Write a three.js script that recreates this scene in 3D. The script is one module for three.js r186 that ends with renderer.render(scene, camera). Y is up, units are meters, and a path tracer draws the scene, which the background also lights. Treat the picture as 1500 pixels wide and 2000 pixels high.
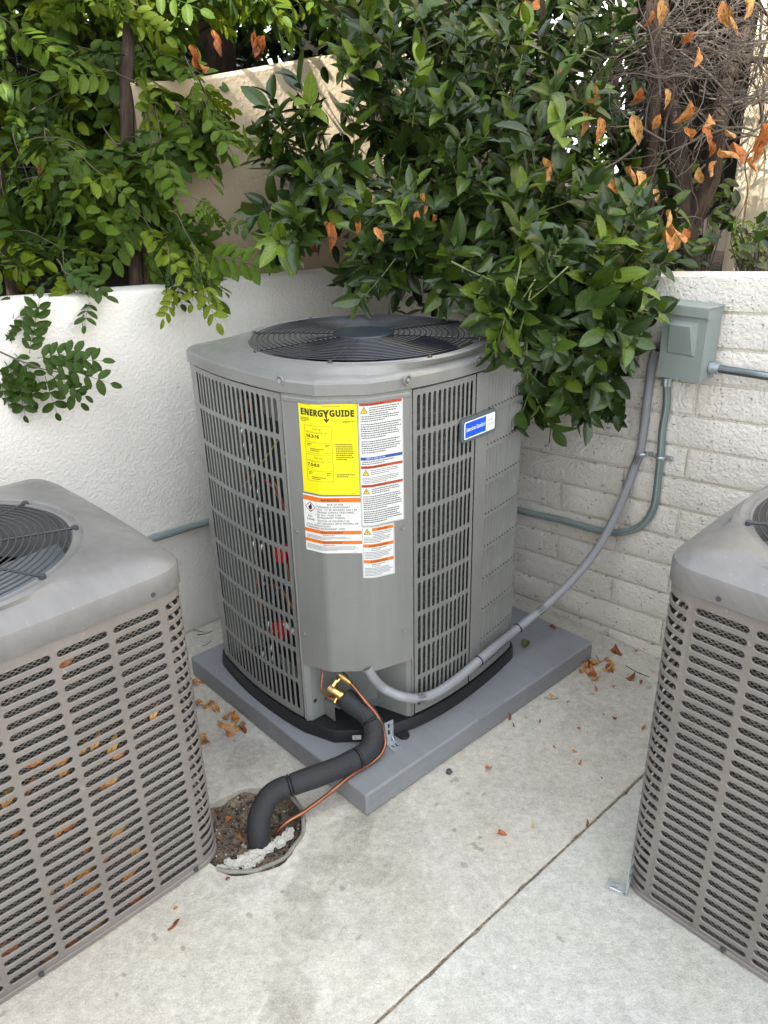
import * as THREE from 'three';
import { mergeGeometries, toCreasedNormals } from 'three/addons/utils/BufferGeometryUtils.js';
import { RoundedBoxGeometry } from 'three/addons/geometries/RoundedBoxGeometry.js';

// ------------------------------------------------------------------ camera, sky, sun, exposure
const scene = new THREE.Scene();
const FPX = 1546.97;                                    // focal length in pixels of the 1500 x 2000 photograph
const camera = new THREE.PerspectiveCamera(2 * Math.atan(1000 / FPX) * 180 / Math.PI, 0.75, 0.05, 300);
camera.rotation.order = 'YXZ';
camera.position.set(-0.9913, 1.53, 1.1815);
camera.rotation.set(-0.41464, -0.73773, -0.02256);
camera.updateMatrixWorld(true);
scene.add(camera);

const SUN = new THREE.Vector3(-0.70, 0.62, 0.19).normalize();
{
  const w = 256, h = 128, d = new Float32Array(w * h * 4);
  for (let j = 0; j < h; j++) for (let i = 0; i < w; i++) {
    const el = (j + 0.5) / h * Math.PI - Math.PI / 2, az = (i + 0.5) / w * Math.PI * 2;
    const t = Math.max(0, Math.sin(el));
    const k = Math.pow(1 - t, 2.2);
    let r = 0.76 + 0.28 * k, g = 0.82 + 0.20 * k, b = 0.92 + 0.08 * k;
    if (el < 0) { r = g = b = 0.35; }
    const c = 0.94 + 0.06 * Math.sin(az * 3 + el * 5) * Math.cos(az * 2 - el * 7);
    d.set([r * c, g * c, b * c, 1], (j * w + i) * 4);
  }
  const sky = new THREE.DataTexture(d, w, h, THREE.RGBAFormat, THREE.FloatType);
  sky.mapping = THREE.EquirectangularReflectionMapping; sky.magFilter = THREE.LinearFilter; sky.minFilter = THREE.LinearFilter; sky.needsUpdate = true;
  scene.background = sky; scene.environment = sky;
}
const sun = new THREE.DirectionalLight(new THREE.Color(1, 0.95, 0.86), 3.4);
sun.shadow.radius = 1.5;
sun.position.copy(SUN).multiplyScalar(14); sun.castShadow = true; sun.shadow.mapSize.set(2048, 2048);
Object.assign(sun.shadow.camera, { left: -7, right: 7, top: 7, bottom: -7, near: 0.5, far: 40 });
scene.add(sun); scene.add(sun.target);

const renderer = new THREE.WebGLRenderer({ antialias: true });
renderer.toneMapping = THREE.LinearToneMapping;
renderer.toneMappingExposure = 3.75;
renderer.shadowMap.enabled = true;

// ------------------------------------------------------------------ helpers
const V = (x, y, z) => new THREE.Vector3(x, y, z);
function ray(u, v) { return V((u - 750) / FPX, -(v - 1000) / FPX, -1).applyEuler(camera.rotation); }
function onAxis(u, v, ax, val) { const d = ray(u, v), c = camera.position; return c.clone().addScaledVector(d, (val - c[ax]) / d[ax]); }
const onX = (u, v, x) => onAxis(u, v, 'x', x), onY = (u, v, y) => onAxis(u, v, 'y', y), onZ = (u, v, z) => onAxis(u, v, 'z', z);
const at = (u, v, d) => camera.position.clone().addScaledVector(ray(u, v), d);
function rng(seed) { let a = seed >>> 0; return () => { a = (a + 0x6D2B79F5) | 0; let t = Math.imul(a ^ (a >>> 15), 1 | a); t = (t + Math.imul(t ^ (t >>> 7), 61 | t)) ^ t; return ((t ^ (t >>> 14)) >>> 0) / 4294967296; }; }
const lerp = (a, b, t) => a + (b - a) * t, clamp = (x, a = 0, b = 1) => Math.min(b, Math.max(a, x));
const smooth = (a, b, x) => { const t = clamp((x - a) / (b - a)); return t * t * (3 - 2 * t); };

const taken = {};
function numbered(n) { const k = taken[n] = (taken[n] ?? -1) + 1; return k ? n + '_' + String(k).padStart(3, '0') : n; }
function tag(o, label, category, group, kind) { if (label) o.userData.label = label; if (category) o.userData.category = category; if (group) o.userData.group = group; if (kind) o.userData.kind = kind; return o; }
function sh(m) { m.castShadow = true; m.receiveShadow = true; return m; }
function part(name, geo, mat, parent, label) { const m = sh(new THREE.Mesh(geo, mat)); m.name = name; parent.add(m); if (label) m.userData.label = label; return m; }
function thing(name, label, category, group, pos) { const o = new THREE.Group(); o.name = numbered(name); tag(o, label, category, group); if (pos) o.position.copy(pos); scene.add(o); return o; }
function single(name, geo, mat, label, category, group) { const m = sh(new THREE.Mesh(geo, mat)); m.name = numbered(name); tag(m, label, category, group); scene.add(m); return m; }
function structure(name, geo, mat) { const m = sh(new THREE.Mesh(geo, mat)); m.name = numbered(name); m.userData.kind = 'structure'; scene.add(m); return m; }

class MB {                                               // small mesh builder
  constructor() { this.p = []; this.t = []; this.i = []; this.c = null; }
  v(x, y, z, u = 0, w = 0) { this.p.push(x, y, z); this.t.push(u, w); return this.p.length / 3 - 1; }
  vv(a, u = 0, w = 0) { return this.v(a.x, a.y, a.z, u, w); }
  tri(a, b, c) { this.i.push(a, b, c); }
  quad(a, b, c, d) { this.i.push(a, b, c, a, c, d); }
  strip(A, B, closed) { const n = A.length; for (let k = 0; k < (closed ? n : n - 1); k++) { const l = (k + 1) % n; this.quad(A[k], A[l], B[l], B[k]); } }
  geo(crease) {
    let g = new THREE.BufferGeometry();
    g.setAttribute('position', new THREE.Float32BufferAttribute(this.p, 3));
    g.setAttribute('uv', new THREE.Float32BufferAttribute(this.t, 2));
    g.setIndex(this.i);
    if (crease) g = toCreasedNormals(g, crease); else g.computeVertexNormals();
    return g;
  }
  taper(pts, r0, r1, sides = 5) {                         // tapering tube along points
    let prev = null; const n = pts.length; let len = 0;
    let N = V(0.3, 1, 0.2);
    for (let k = 0; k < n; k++) {
      const T = pts[Math.min(k + 1, n - 1)].clone().sub(pts[Math.max(k - 1, 0)]).normalize();
      N = N.clone().addScaledVector(T, -N.dot(T)).normalize(); if (!isFinite(N.x) || N.lengthSq() < 0.5) N = V(1, 0, 0);
      const B = T.clone().cross(N); const r = lerp(r0, r1, k / (n - 1)); const ring = [];
      if (k) len += pts[k].distanceTo(pts[k - 1]);
      for (let s = 0; s <= sides; s++) { const a = s / sides * Math.PI * 2; ring.push(this.vv(pts[k].clone().addScaledVector(N, Math.cos(a) * r).addScaledVector(B, Math.sin(a) * r), s / sides, len)); }
      if (prev) this.strip(prev, ring); prev = ring;
    }
  }
}
function plain(g) { let k = g.index ? g.toNonIndexed() : g.clone(); for (const n of Object.keys(k.attributes)) if (!['position', 'normal', 'uv'].includes(n)) k.deleteAttribute(n); return k; }
function merged(list) { return mergeGeometries(list.map(plain)); }
function boxG(x0, x1, y0, y1, z0, z1, r = 0) {
  const w = x1 - x0, h = y1 - y0, d = z1 - z0; const g = r ? new RoundedBoxGeometry(w, h, d, 2, r) : new THREE.BoxGeometry(w, h, d);
  return g.translate((x0 + x1) / 2, (y0 + y1) / 2, (z0 + z1) / 2);
}
const X0 = V(1, 0, 0), Y0 = V(0, 1, 0), Z0 = V(0, 0, 1);
function cyl(a, b, r0, r1 = r0, n = 20) {                 // closed cylinder from a to b
  const d = b.clone().sub(a), L = d.length(); const g = new THREE.CylinderGeometry(r1, r0, L, n);
  return g.applyQuaternion(new THREE.Quaternion().setFromUnitVectors(Y0, d.normalize())).translate((a.x + b.x) / 2, (a.y + b.y) / 2, (a.z + b.z) / 2);
}
const tubeG = (pts, r, seg = 80, rad = 14, tension = 0.5) => new THREE.TubeGeometry(new THREE.CatmullRomCurve3(pts, false, 'centripetal', tension), seg, r, rad, false);
function uvBy(g, f) { const p = g.attributes.position, n = p.count, a = new Float32Array(n * 2); for (let i = 0; i < n; i++) { const q = f(p.getX(i), p.getY(i), p.getZ(i), g.attributes.normal, i); a[i * 2] = q[0]; a[i * 2 + 1] = q[1]; } g.setAttribute('uv', new THREE.BufferAttribute(a, 2)); return g; }
function boxUV(g, s = 1) { return uvBy(g, (x, y, z, nn, i) => { const ax = Math.abs(nn.getX(i)), ay = Math.abs(nn.getY(i)), az = Math.abs(nn.getZ(i)); return ax > ay && ax > az ? [z * s, y * s] : ay > az ? [x * s, z * s] : [x * s, y * s]; }); }

// tileable value noise
const NZ = (() => { const n = 256, r = rng(7), t = new Float32Array(n * n); for (let i = 0; i < n * n; i++) t[i] = r(); return { n, t }; })();
function vnoise(x, y, per) {                              // per: period in cells (integer)
  let xi = Math.floor(x), yi = Math.floor(y), fx = x - xi, fy = y - yi; fx = fx * fx * (3 - 2 * fx); fy = fy * fy * (3 - 2 * fy);
  const m = a => ((a % per) + per) % per, x0 = m(xi) & 255, x1 = m(xi + 1) & 255, y0 = (m(yi) & 255) * 256, y1 = (m(yi + 1) & 255) * 256, t = NZ.t;
  return lerp(lerp(t[y0 + x0], t[y0 + x1], fx), lerp(t[y1 + x0], t[y1 + x1], fx), fy);
}
function fbm(u, v, base, oct, gain = 0.5) { let s = 0, a = 1, w = 0, f = base; for (let o = 0; o < oct; o++) { s += a * vnoise(u * f + o * 17, v * f + o * 31, f); w += a; a *= gain; f *= 2; } return s / w; }
const rnd3 = (x, y, z) => { const s = Math.sin(x * 127.1 + y * 311.7 + z * 74.7) * 43758.5453; return s - Math.floor(s); };
function tex(w, h, f, srgb) {
  const d = new Uint8Array(w * h * 4);
  for (let j = 0; j < h; j++) for (let i = 0; i < w; i++) { const c = f((i + 0.5) / w, (j + 0.5) / h, i, j); const o = (j * w + i) * 4; d[o] = clamp(c[0], 0, 255); d[o + 1] = clamp(c[1], 0, 255); d[o + 2] = clamp(c[2], 0, 255); d[o + 3] = 255; }
  const t = new THREE.DataTexture(d, w, h, THREE.RGBAFormat); t.wrapS = t.wrapT = THREE.RepeatWrapping; t.magFilter = THREE.LinearFilter; t.minFilter = THREE.LinearMipmapLinearFilter; t.generateMipmaps = true;
  if (srgb) t.colorSpace = THREE.SRGBColorSpace; t.needsUpdate = true; return t;
}
const g3 = x => [x, x, x];
function rep(t, s, s2 = s) { const c = t.clone(); c.repeat.set(s, s2); c.needsUpdate = true; return c; }
function canvasTex(w, h, draw) { const c = document.createElement('canvas'); c.width = w; c.height = h; draw(c.getContext('2d'), w, h); const t = new THREE.CanvasTexture(c); t.colorSpace = THREE.SRGBColorSpace; t.magFilter = THREE.LinearFilter; return t; }
const lin = (r, g, b) => new THREE.Color().setRGB(r, g, b);
const std = o => new THREE.MeshStandardMaterial(o), phy = o => new THREE.MeshPhysicalMaterial(o);

// ------------------------------------------------------------------ world measures (metres, from the calibrated photograph)
const XR = 1.1664, ZL = -1.1077, PAD = 0.0698, PADX = 1.003, PADZ = 0.865, ZJ = 0.4072;
const HOLE = V(-0.238, 0, -0.182);

// ------------------------------------------------------------------ materials
const tStucco = tex(1024, 1024, (u, v) => { const a = fbm(u, v, 44, 3), b = fbm(u + 0.37, v + 0.11, 96, 2), c = fbm(u, v, 8, 3); return g3(255 * clamp(smooth(0.33, 0.66, a) * 0.62 + b * 0.34 + (c - 0.5) * 0.12)); });
const tStuccoC = tex(1024, 1024, (u, v) => { const c = fbm(u, v, 6, 5), s = fbm(u + 0.2, v, 70, 2), k = 236 + (c - 0.5) * 26; const spot = s > 0.88 ? -14 : 0; return [k + spot, k - 2 + spot, k - 6 + spot]; }, true);
const mStucco = std({ color: lin(0.86, 0.85, 0.82), map: rep(tStuccoC, 0.55), roughness: 0.92, bumpMap: rep(tStucco, 3.4), bumpScale: 0.0015 });
const mBeige = std({ color: lin(0.58, 0.48, 0.345), map: rep(tStuccoC, 0.8), roughness: 0.95, bumpMap: rep(tStucco, 2.2), bumpScale: 0.0012 });
const tBlock = tex(1024, 1024, (u, v) => { const a = fbm(u, v, 60, 3), b = fbm(u + 0.5, v * 1, 14, 4); return g3(255 * clamp(smooth(0.25, 0.75, a) * 0.55 + b * 0.45)); });
const tBlockC = tex(1024, 1024, (u, v) => { const c = fbm(u, v, 8, 5), s = fbm(u + 0.3, v + 0.6, 90, 2), d = fbm(u, v + 0.4, 5, 4); let k = 238 + (c - 0.5) * 30; if (s > 0.80) k -= 70 * smooth(0.80, 0.88, s); const y = smooth(0.5, 0.72, d) * 7; return [k, k - 2 - y * 0.35, k - 6 - y]; }, true);
const mBlock = std({ color: lin(0.86, 0.84, 0.805), map: rep(tBlockC, 1.1), roughness: 0.93, bumpMap: rep(tBlock, 2.4), bumpScale: 0.0030 });
const mMortar = std({ color: lin(0.80, 0.78, 0.74), map: rep(tBlockC, 1.7), roughness: 0.95, bumpMap: rep(tBlock, 2.6), bumpScale: 0.003 });

const GX0 = -2.2, GZ0 = -1.25, GS = 3.6;                   // patch of concrete mapped at full detail
const stains = [[-0.02, 0.10, 0.14, 0.10, 15], [-0.14, 0.22, 0.10, 0.16, 12], [0.08, -0.02, 0.12, 0.05, 10], [-0.55, 0.50, 0.08, 0.16, 14], [-0.10, -0.40, 0.09, 0.10, 16], [-0.13, -0.52, 0.06, 0.06, 12], [-0.24, 0.02, 0.16, 0.09, -12], [0.55, 0.22, 0.30, 0.14, 6], [-0.42, 0.25, 0.10, 0.08, -7], [0.95, -0.02, 0.14, 0.24, 13], [0.85, 0.15, 0.2, 0.1, 8], [-0.10, -0.72, 0.2, 0.2, 9], [-0.20, 0.80, 0.25, 0.10, 9]];
for (const [u, v, a, b, k] of [[650, 1655, 0.12, 0.06, 20], [612, 1712, 0.07, 0.07, 22], [588, 1768, 0.05, 0.08, 20], [566, 1840, 0.04, 0.07, 13], [560, 1930, 0.05, 0.07, 20], [565, 1990, 0.05, 0.07, 20], [480, 1475, 0.07, 0.05, 20], [990, 1560, 0.2, 0.1, 5], [760, 1900, 0.2, 0.1, -6]]) { const q = onY(u, v, 0); stains.push([q.x, q.z, a, b, k]); }
const tGround = tex(2048, 2048, (u, v, i, j) => {
  const x = GX0 + u * GS, z = GZ0 + v * GS;
  const big = fbm(u, v, 4, 4), mid = fbm(u + 0.3, v + 0.7, 26, 4, 0.6), fine = fbm(u, v, 250, 2, 0.8), gr = rnd3(i, j, 1);
  let k = 193 + (big - 0.5) * 9 + (mid - 0.5) * 7 + (fine - 0.5) * 30 + (gr - 0.5) * 30;
  if (gr > 0.985) k -= 40; else if (gr < 0.012) k += 26;
  const wob = (fbm(u + 0.11, v + 0.5, 30, 4) - 0.5) * 1.5;
  for (const [sx, sz, rx, rz, a] of stains) { const d = Math.hypot((x - sx) / rx, (z - sz) / rz) + wob; k -= a * 0.72 * smooth(1.08, 0.82, d) * (0.7 + 0.6 * mid); }
  const pit = fbm(u + 0.77, v + 0.21, 120, 2); if (pit > 0.86) k -= 30 * smooth(0.86, 0.92, pit);
  const y = (mid - 0.5) * 8;
  return z > ZJ ? [k + 6, k + 4, k - 6 + y] : [k + 7, k + 2, k - 10 - y];
}, true);
const tGroundB = tex(1024, 1024, (u, v, i, j) => g3(255 * clamp(0.5 + (fbm(u, v, 128, 2) - 0.5) * 0.8 + (rnd3(i, j, 4) - 0.5) * 0.5)));
const mConcrete = std({ color: lin(0.80, 0.80, 0.80), map: tGround, roughness: 0.95, bumpMap: rep(tGroundB, 2.5), bumpScale: 0.0016 });
const tDirt = tex(512, 512, (u, v, i, j) => { const a = fbm(u, v, 10, 5, 0.65), s = fbm(u, v, 60, 2); const k = 62 + a * 128 + (s > 0.72 ? -50 : 0); return [k, k * 0.91, k * 0.79]; }, true);
const tDirtB = tex(512, 512, (u, v) => g3(255 * fbm(u, v, 24, 5, 0.65)));
const mDirt = std({ color: lin(0.98, 0.95, 0.90), map: rep(tDirt, 3), roughness: 1, bumpMap: rep(tDirtB, 3), bumpScale: 0.02 });
const mSoil = std({ color: lin(0.10, 0.075, 0.05), map: rep(tDirt, 2), roughness: 1, bumpMap: rep(tDirtB, 2), bumpScale: 0.04 });

const tPaint = tex(512, 512, (u, v, i, j) => g3(110 + (fbm(u, v, 16, 4) - 0.5) * 60 + (rnd3(i, j, 9) - 0.5) * 14));
const tOrange = tex(512, 512, (u, v, i, j) => g3(128 + (fbm(u, v, 120, 2) - 0.5) * 110));
const tPanel = tex(512, 512, (u, v, i, j) => g3(255 * clamp(fbm(u, v, 3, 3, 0.4) * 0.94 + (fbm(u, v, 128, 1) - 0.5) * 0.06)));
const tDust = tex(1024, 1024, (u, v, i, j) => { const a = fbm(u, v, 5, 5, 0.6), st = fbm(u, 0.13 + v * 0.06, 40, 3), sp = rnd3(i >> 1, j >> 1, 6); let k = 240 + (a - 0.5) * 22 + (st - 0.5) * 14; if (sp > 0.9985) k -= 60; else if (sp < 0.0012) k += 14; return [k, k, k - 1]; }, true);
const mGrey = phy({ color: lin(0.212, 0.216, 0.209), map: rep(tDust, 1.4), roughness: 1, roughnessMap: rep(tPaint, 3), metalness: 0.0, bumpMap: rep(tPanel, 1.7), bumpScale: 0.0011, clearcoat: 0.45, clearcoatRoughness: 0.16 });
const mGreyDark = phy({ color: lin(0.20, 0.215, 0.205), roughness: 0.55 });
const tWorn = tex(1024, 1024, (u, v, i, j) => { const a = fbm(u, v, 5, 5), b = fbm(u * 1, v, 40, 3), s = fbm(u + 0.4, v, 64, 2); let k = 214 + (a - 0.5) * 46 + (b - 0.5) * 16; if (s > 0.86) k += 26; return [k + 1, k, k - 1]; }, true);
const mTaupe = phy({ color: lin(0.256, 0.235, 0.218), map: rep(tWorn, 1.3), roughness: 1, roughnessMap: rep(tPaint, 3), clearcoat: 0.1, clearcoatRoughness: 0.35, bumpMap: rep(tPanel, 1.7), bumpScale: 0.001 });
const mTaupeTop = phy({ color: lin(0.235, 0.232, 0.231), map: rep(tWorn, 2.1), roughness: 0.9, roughnessMap: rep(tPaint, 2), clearcoat: 0.12, clearcoatRoughness: 0.4 });
const mPad = std({ color: lin(0.240, 0.250, 0.268), map: rep(tDust, 1.1), roughness: 0.62, bumpMap: rep(tOrange, 5), bumpScale: 0.0002 });
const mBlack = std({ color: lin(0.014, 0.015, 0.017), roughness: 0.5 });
const mFoam = std({ color: lin(0.020, 0.021, 0.024), roughness: 0.72, bumpMap: rep(tDirtB, 3, 3), bumpScale: 0.0016 });
const mWire = phy({ color: lin(0.018, 0.021, 0.028), roughness: 0.3, clearcoat: 1, clearcoatRoughness: 0.12 });
const mWireGrey = std({ color: lin(0.042, 0.046, 0.05), roughness: 0.55 });
const mZinc = std({ color: lin(0.50, 0.54, 0.57), metalness: 0.6, roughness: 0.5, roughnessMap: rep(tPaint, 6) });
const mScrew = std({ color: lin(0.45, 0.46, 0.46), metalness: 0.8, roughness: 0.42 });
const tEmt = tex(256, 512, (u, v, i, j) => { const s = fbm(u, v, 8, 5), st = fbm(u, 0.3 + v * 0.03, 32, 2); const k = 150 + (s - 0.5) * 110 + (st - 0.5) * 60; return [k * 0.94, k, k * 1.0]; }, true);
const mEmt = std({ color: lin(0.82, 0.87, 0.86), map: rep(tEmt, 1, 4), metalness: 0.25, roughness: 0.5 });
const mEmtBright = std({ color: lin(0.66, 0.69, 0.70), map: rep(tEmt, 1, 4), metalness: 0.75, roughness: 0.38 });
const mBoxGrey = phy({ color: lin(0.222, 0.258, 0.243), roughness: 1, roughnessMap: rep(tPaint, 2), clearcoat: 0.08, clearcoatRoughness: 0.4 });
const mCopper = std({ color: lin(0.50, 0.285, 0.205), map: rep(tex(128, 512, (u, v) => { const a = fbm(u, v, 6, 5, 0.65); const k = 150 + a * 105; return [k, k * (0.7 + a * 0.3), k * (0.62 + a * 0.3)]; }, true), 1, 2), metalness: 0.85, roughness: 0.42 });
const mBrass = std({ color: lin(0.72, 0.52, 0.20), metalness: 1, roughness: 0.3 });
const mRed = phy({ color: lin(0.55, 0.008, 0.02), roughness: 0.4 });
const mAlu = std({ color: lin(0.7, 0.7, 0.7), metalness: 1, roughness: 0.32 });
const tFin = tex(256, 512, (u, v, i, j) => { const f = 0.5 + 0.5 * Math.sin(u * Math.PI * 2 * 64), n = fbm(u, v, 24, 4), row = Math.abs(((v * 16) % 1) - 0.5); const k = 36 + f * 44 + n * 66 + (row > 0.42 ? -26 : 0) + (rnd3(i >> 1, j >> 2, 5) > 0.985 ? 90 : 0); return [k, k * 1.02, k]; }, true);
const mFin = std({ color: lin(0.62, 0.64, 0.62), map: rep(tFin, 3.2), roughness: 0.5, metalness: 0.25, bumpMap: rep(tFin, 3.2), bumpScale: 0.003 });
const mFinDark = std({ color: lin(0.46, 0.44, 0.41), map: rep(tFin, 3.2), roughness: 0.6, metalness: 0.2, bumpMap: rep(tFin, 3.2), bumpScale: 0.003 });

// bark and leaves
const tBark = tex(256, 512, (u, v) => { const a = fbm(u, v * 0.4, 18, 4), b = fbm(u, v, 6, 4); const k = 70 + a * 110 + (b - 0.5) * 60; return [k, k * 0.9, k * 0.8]; }, true);
const mBark = std({ color: lin(0.19, 0.155, 0.13), map: rep(tBark, 2, 3), roughness: 0.95, bumpMap: rep(tBark, 2, 3), bumpScale: 0.006 });
const mTwig = std({ color: lin(0.115, 0.095, 0.080), roughness: 0.9 });
const mStem = std({ color: lin(0.16, 0.20, 0.06), roughness: 0.7 });
function leafTex(seed, veins, base) {                      // colour of one leaf: midrib, side veins, mottling
  return tex(128, 256, (u, v, i, j) => {
    const x = Math.abs(u - 0.5) * 2; const mid = Math.exp(-Math.pow(x / 0.055, 2));
    const sv = veins ? Math.pow(Math.abs(Math.sin((v * veins - x * 1.1) * Math.PI)), 18) * 0.30 * smooth(0.02, 0.15, x) : 0;
    const n = fbm(u + seed, v, 6, 4) - 0.5; const k = 1 + n * 0.34; const l = mid * 0.55 + sv;
    return [base[0] * k + l * 70, base[1] * k + l * 62, base[2] * k + l * 46];
  }, true);
}
const tLeaf = leafTex(0.1, 8, [168, 176, 150]), tDry = tex(128, 256, (u, v, i, j) => { const x = Math.abs(u - 0.5) * 2, mid = Math.exp(-Math.pow(x / 0.06, 2)), n = fbm(u + 0.6, v, 5, 4), sp = fbm(u + 0.2, v + 0.5, 14, 3), sv = Math.pow(Math.abs(Math.sin((v * 7 - x * 1.1) * Math.PI)), 18); let k = 0.72 + n * 0.5 - smooth(0.58, 0.74, sp) * 0.42 + sv * 0.05; return [222 * k, 196 * k + mid * 10, 160 * k + mid * 10]; }, true);
function leafMat(c, rough, trans, t = tLeaf, extra = {}) { return phy({ color: c, map: t, roughness: rough, transmission: trans, thickness: 0, side: THREE.DoubleSide, specularIntensity: 0.8, ...extra }); }
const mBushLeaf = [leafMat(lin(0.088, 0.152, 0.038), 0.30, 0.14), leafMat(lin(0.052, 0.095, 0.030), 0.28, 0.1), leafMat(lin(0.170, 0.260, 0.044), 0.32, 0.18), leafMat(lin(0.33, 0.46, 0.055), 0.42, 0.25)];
const mTreeLeaf = [leafMat(lin(0.170, 0.275, 0.022), 0.55, 0.3, tLeaf, { specularIntensity: 0.4 }), leafMat(lin(0.080, 0.150, 0.024), 0.55, 0.25, tLeaf, { specularIntensity: 0.4 }), leafMat(lin(0.36, 0.46, 0.026), 0.55, 0.4, tLeaf, { specularIntensity: 0.4 })];
const mDryLeaf = [leafMat(lin(0.80, 0.46, 0.20), 0.7, 0.2, tDry), leafMat(lin(0.66, 0.28, 0.11), 0.7, 0.2, tDry), leafMat(lin(0.86, 0.60, 0.30), 0.7, 0.2, tDry), leafMat(lin(0.30, 0.12, 0.06), 0.75, 0.12, tDry)];

function leafGeo({ w = 0.36, fold = 0.22, curl = 0.18, twist = 0, seg = 6, shape = 0.9, wave = 0, tip = 0.0, round = 0.8 } = {}) {   // unit length along +y, face towards +z
  const mb = new MB(); const rows = [];
  for (let k = 0; k <= seg; k++) {
    const t = k / seg; const hw = w / 2 * Math.pow(Math.max(0, Math.sin(Math.PI * Math.pow(t, shape))), round) * (1 - tip * t) + 0.004;
    const y = t, z0 = -curl * t * t, tw = twist * t; const row = [];
    for (const s of [-1, -0.5, 0, 0.5, 1]) {
      const x = s * hw, zz = Math.abs(s) * hw * fold * 2 + wave * Math.sin(t * 14 + s * 2) * Math.abs(s);
      row.push(mb.v(x * Math.cos(tw) - zz * Math.sin(tw), y, z0 + zz * Math.cos(tw) + x * Math.sin(tw), 0.5 + s * 0.5, t));
    }
    rows.push(row);
  }
  for (let k = 0; k < seg; k++) for (let s = 0; s < 4; s++) mb.quad(rows[k][s], rows[k][s + 1], rows[k + 1][s + 1], rows[k + 1][s]);
  return mb.geo();
}
const gBush = [leafGeo({ w: 0.43, fold: 0.2, curl: 0.16, seg: 6, round: 0.72 }), leafGeo({ w: 0.40, fold: 0.3, curl: 0.3, seg: 6, twist: 0.2, round: 0.75 }), leafGeo({ w: 0.47, fold: 0.12, curl: -0.08, seg: 6, wave: 0.012, round: 0.7 })];
const gDry = [leafGeo({ w: 0.40, fold: 0.9, curl: 0.45, seg: 7, twist: 1.1, wave: 0.05 }), leafGeo({ w: 0.38, fold: -1.1, curl: -0.4, seg: 7, twist: -1.3, wave: 0.04 }), leafGeo({ w: 0.46, fold: 0.35, curl: 0.5, seg: 6, twist: 0.3, wave: 0.05 })];
// a pinnate leaf: rachis with paired oval leaflets
function pinnate(pairs, seed, droop) {
  const r = rng(seed), parts = []; const pts = []; for (let k = 0; k <= 8; k++) { const t = k / 8; pts.push(V(0, t, -droop * t * t)); }
  const mb = new MB(); mb.taper(pts, 0.011, 0.005, 3); parts.push(mb.geo());
  const lg = leafGeo({ w: 0.50, fold: 0.14, curl: 0.1, seg: 5, shape: 0.92, round: 0.5 });
  for (let k = 0; k <= pairs; k++) {
    const t = 0.14 + 0.86 * k / pairs; const base = V(0, t, -droop * t * t);
    for (const s of k === pairs ? [0] : [-1, 1]) {
      const g = lg.clone(); const L = (0.30 + 0.10 * Math.sin(Math.PI * (0.2 + 0.7 * t))) * (0.88 + 0.24 * r());
      g.scale(L, L, L); g.rotateY((r() - 0.5) * 0.5); g.rotateX(-0.25 + (r() - 0.5) * 0.3); g.rotateZ(-s * (1.02 + (r() - 0.5) * 0.25)); g.translate(base.x, base.y, base.z); parts.push(g);
    }
  }
  return merged(parts);
}
const gPinn = [pinnate(4, 3, 0.25), pinnate(5, 11, 0.4), pinnate(3, 23, 0.15)];
const M4 = new THREE.Matrix4();
function frame(pos, dir, up, scale) {                      // matrix placing a unit leaf at pos along dir, face towards up
  const y = dir.clone().normalize(); let z = up.clone().addScaledVector(y, -up.dot(y)); if (z.lengthSq() < 1e-6) z = V(1, 0.1, 0).addScaledVector(y, -y.x); z.normalize(); const x = y.clone().cross(z);
  return new THREE.Matrix4().makeBasis(x.multiplyScalar(scale), y.multiplyScalar(scale), z.multiplyScalar(scale)).setPosition(pos);
}
//#SECTION SETTING
// ------------------------------------------------------------------ setting
structure('ground', uvBy(new THREE.PlaneGeometry(120, 120).rotateX(-Math.PI / 2).translate(0, -0.075, 0), (x, y, z) => [x, z]), mSoil);
function slab(shape) {
  const g = new THREE.ExtrudeGeometry(shape, { depth: 0.09, bevelEnabled: true, bevelThickness: 0.004, bevelSize: 0.004, bevelOffset: -0.004, bevelSegments: 2, curveSegments: 40 });
  g.rotateX(-Math.PI / 2).translate(0, -0.094, 0);
  return uvBy(g, (x, y, z) => [(x - GX0) / GS + (Math.abs(y) > 0.008 ? 0 : 0), (z - GZ0 + y * 0.4) / GS]);
}
const polyShape = pts => { const s = new THREE.Shape(); pts.forEach(([x, z], k) => k ? s.lineTo(x, -z) : s.moveTo(x, -z)); s.closePath(); return s; };
{
  const rj = rng(12), rag = (z0, n, dir) => { const L = []; for (let k = 0; k <= n; k++) L.push([lerp(XR - 0.002, -2.4, k / n), z0 + dir * (0.0016 * rj() * rj() + (rj() < 0.06 ? 0.003 : 0))]); return L; };
  const A = polyShape([[-6, ZL + 0.002], [XR - 0.002, ZL + 0.002], ...rag(ZJ - 0.0018, 150, -1), [-6, ZJ - 0.002]]);
  const h = new THREE.Path(); const r = rng(5); const n = 64;
  for (let k = 0; k < n; k++) { const a = k / n * Math.PI * 2, R = 0.143 + 0.006 * Math.sin(a * 3 + 1) + 0.004 * Math.sin(a * 7) + 0.003 * (r() - 0.5); const x = HOLE.x + Math.cos(a) * R, y = -HOLE.z + Math.sin(a) * R; k ? h.lineTo(x, y) : h.moveTo(x, y); }
  h.closePath(); A.holes.push(h);
  structure('concrete_slab', slab(A), mConcrete);
  structure('concrete_slab', slab(polyShape([[-6, ZJ + 0.003], ...rag(ZJ + 0.0026, 150, 1).reverse(), [XR - 0.002, 4], [-6, 4]])), mConcrete);
  // dirt in the joint
  structure('joint_dirt', boxUV(boxG(-6, XR, -0.06, -0.0035, ZJ - 0.006, ZJ + 0.007)), mDirt);
}
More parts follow.
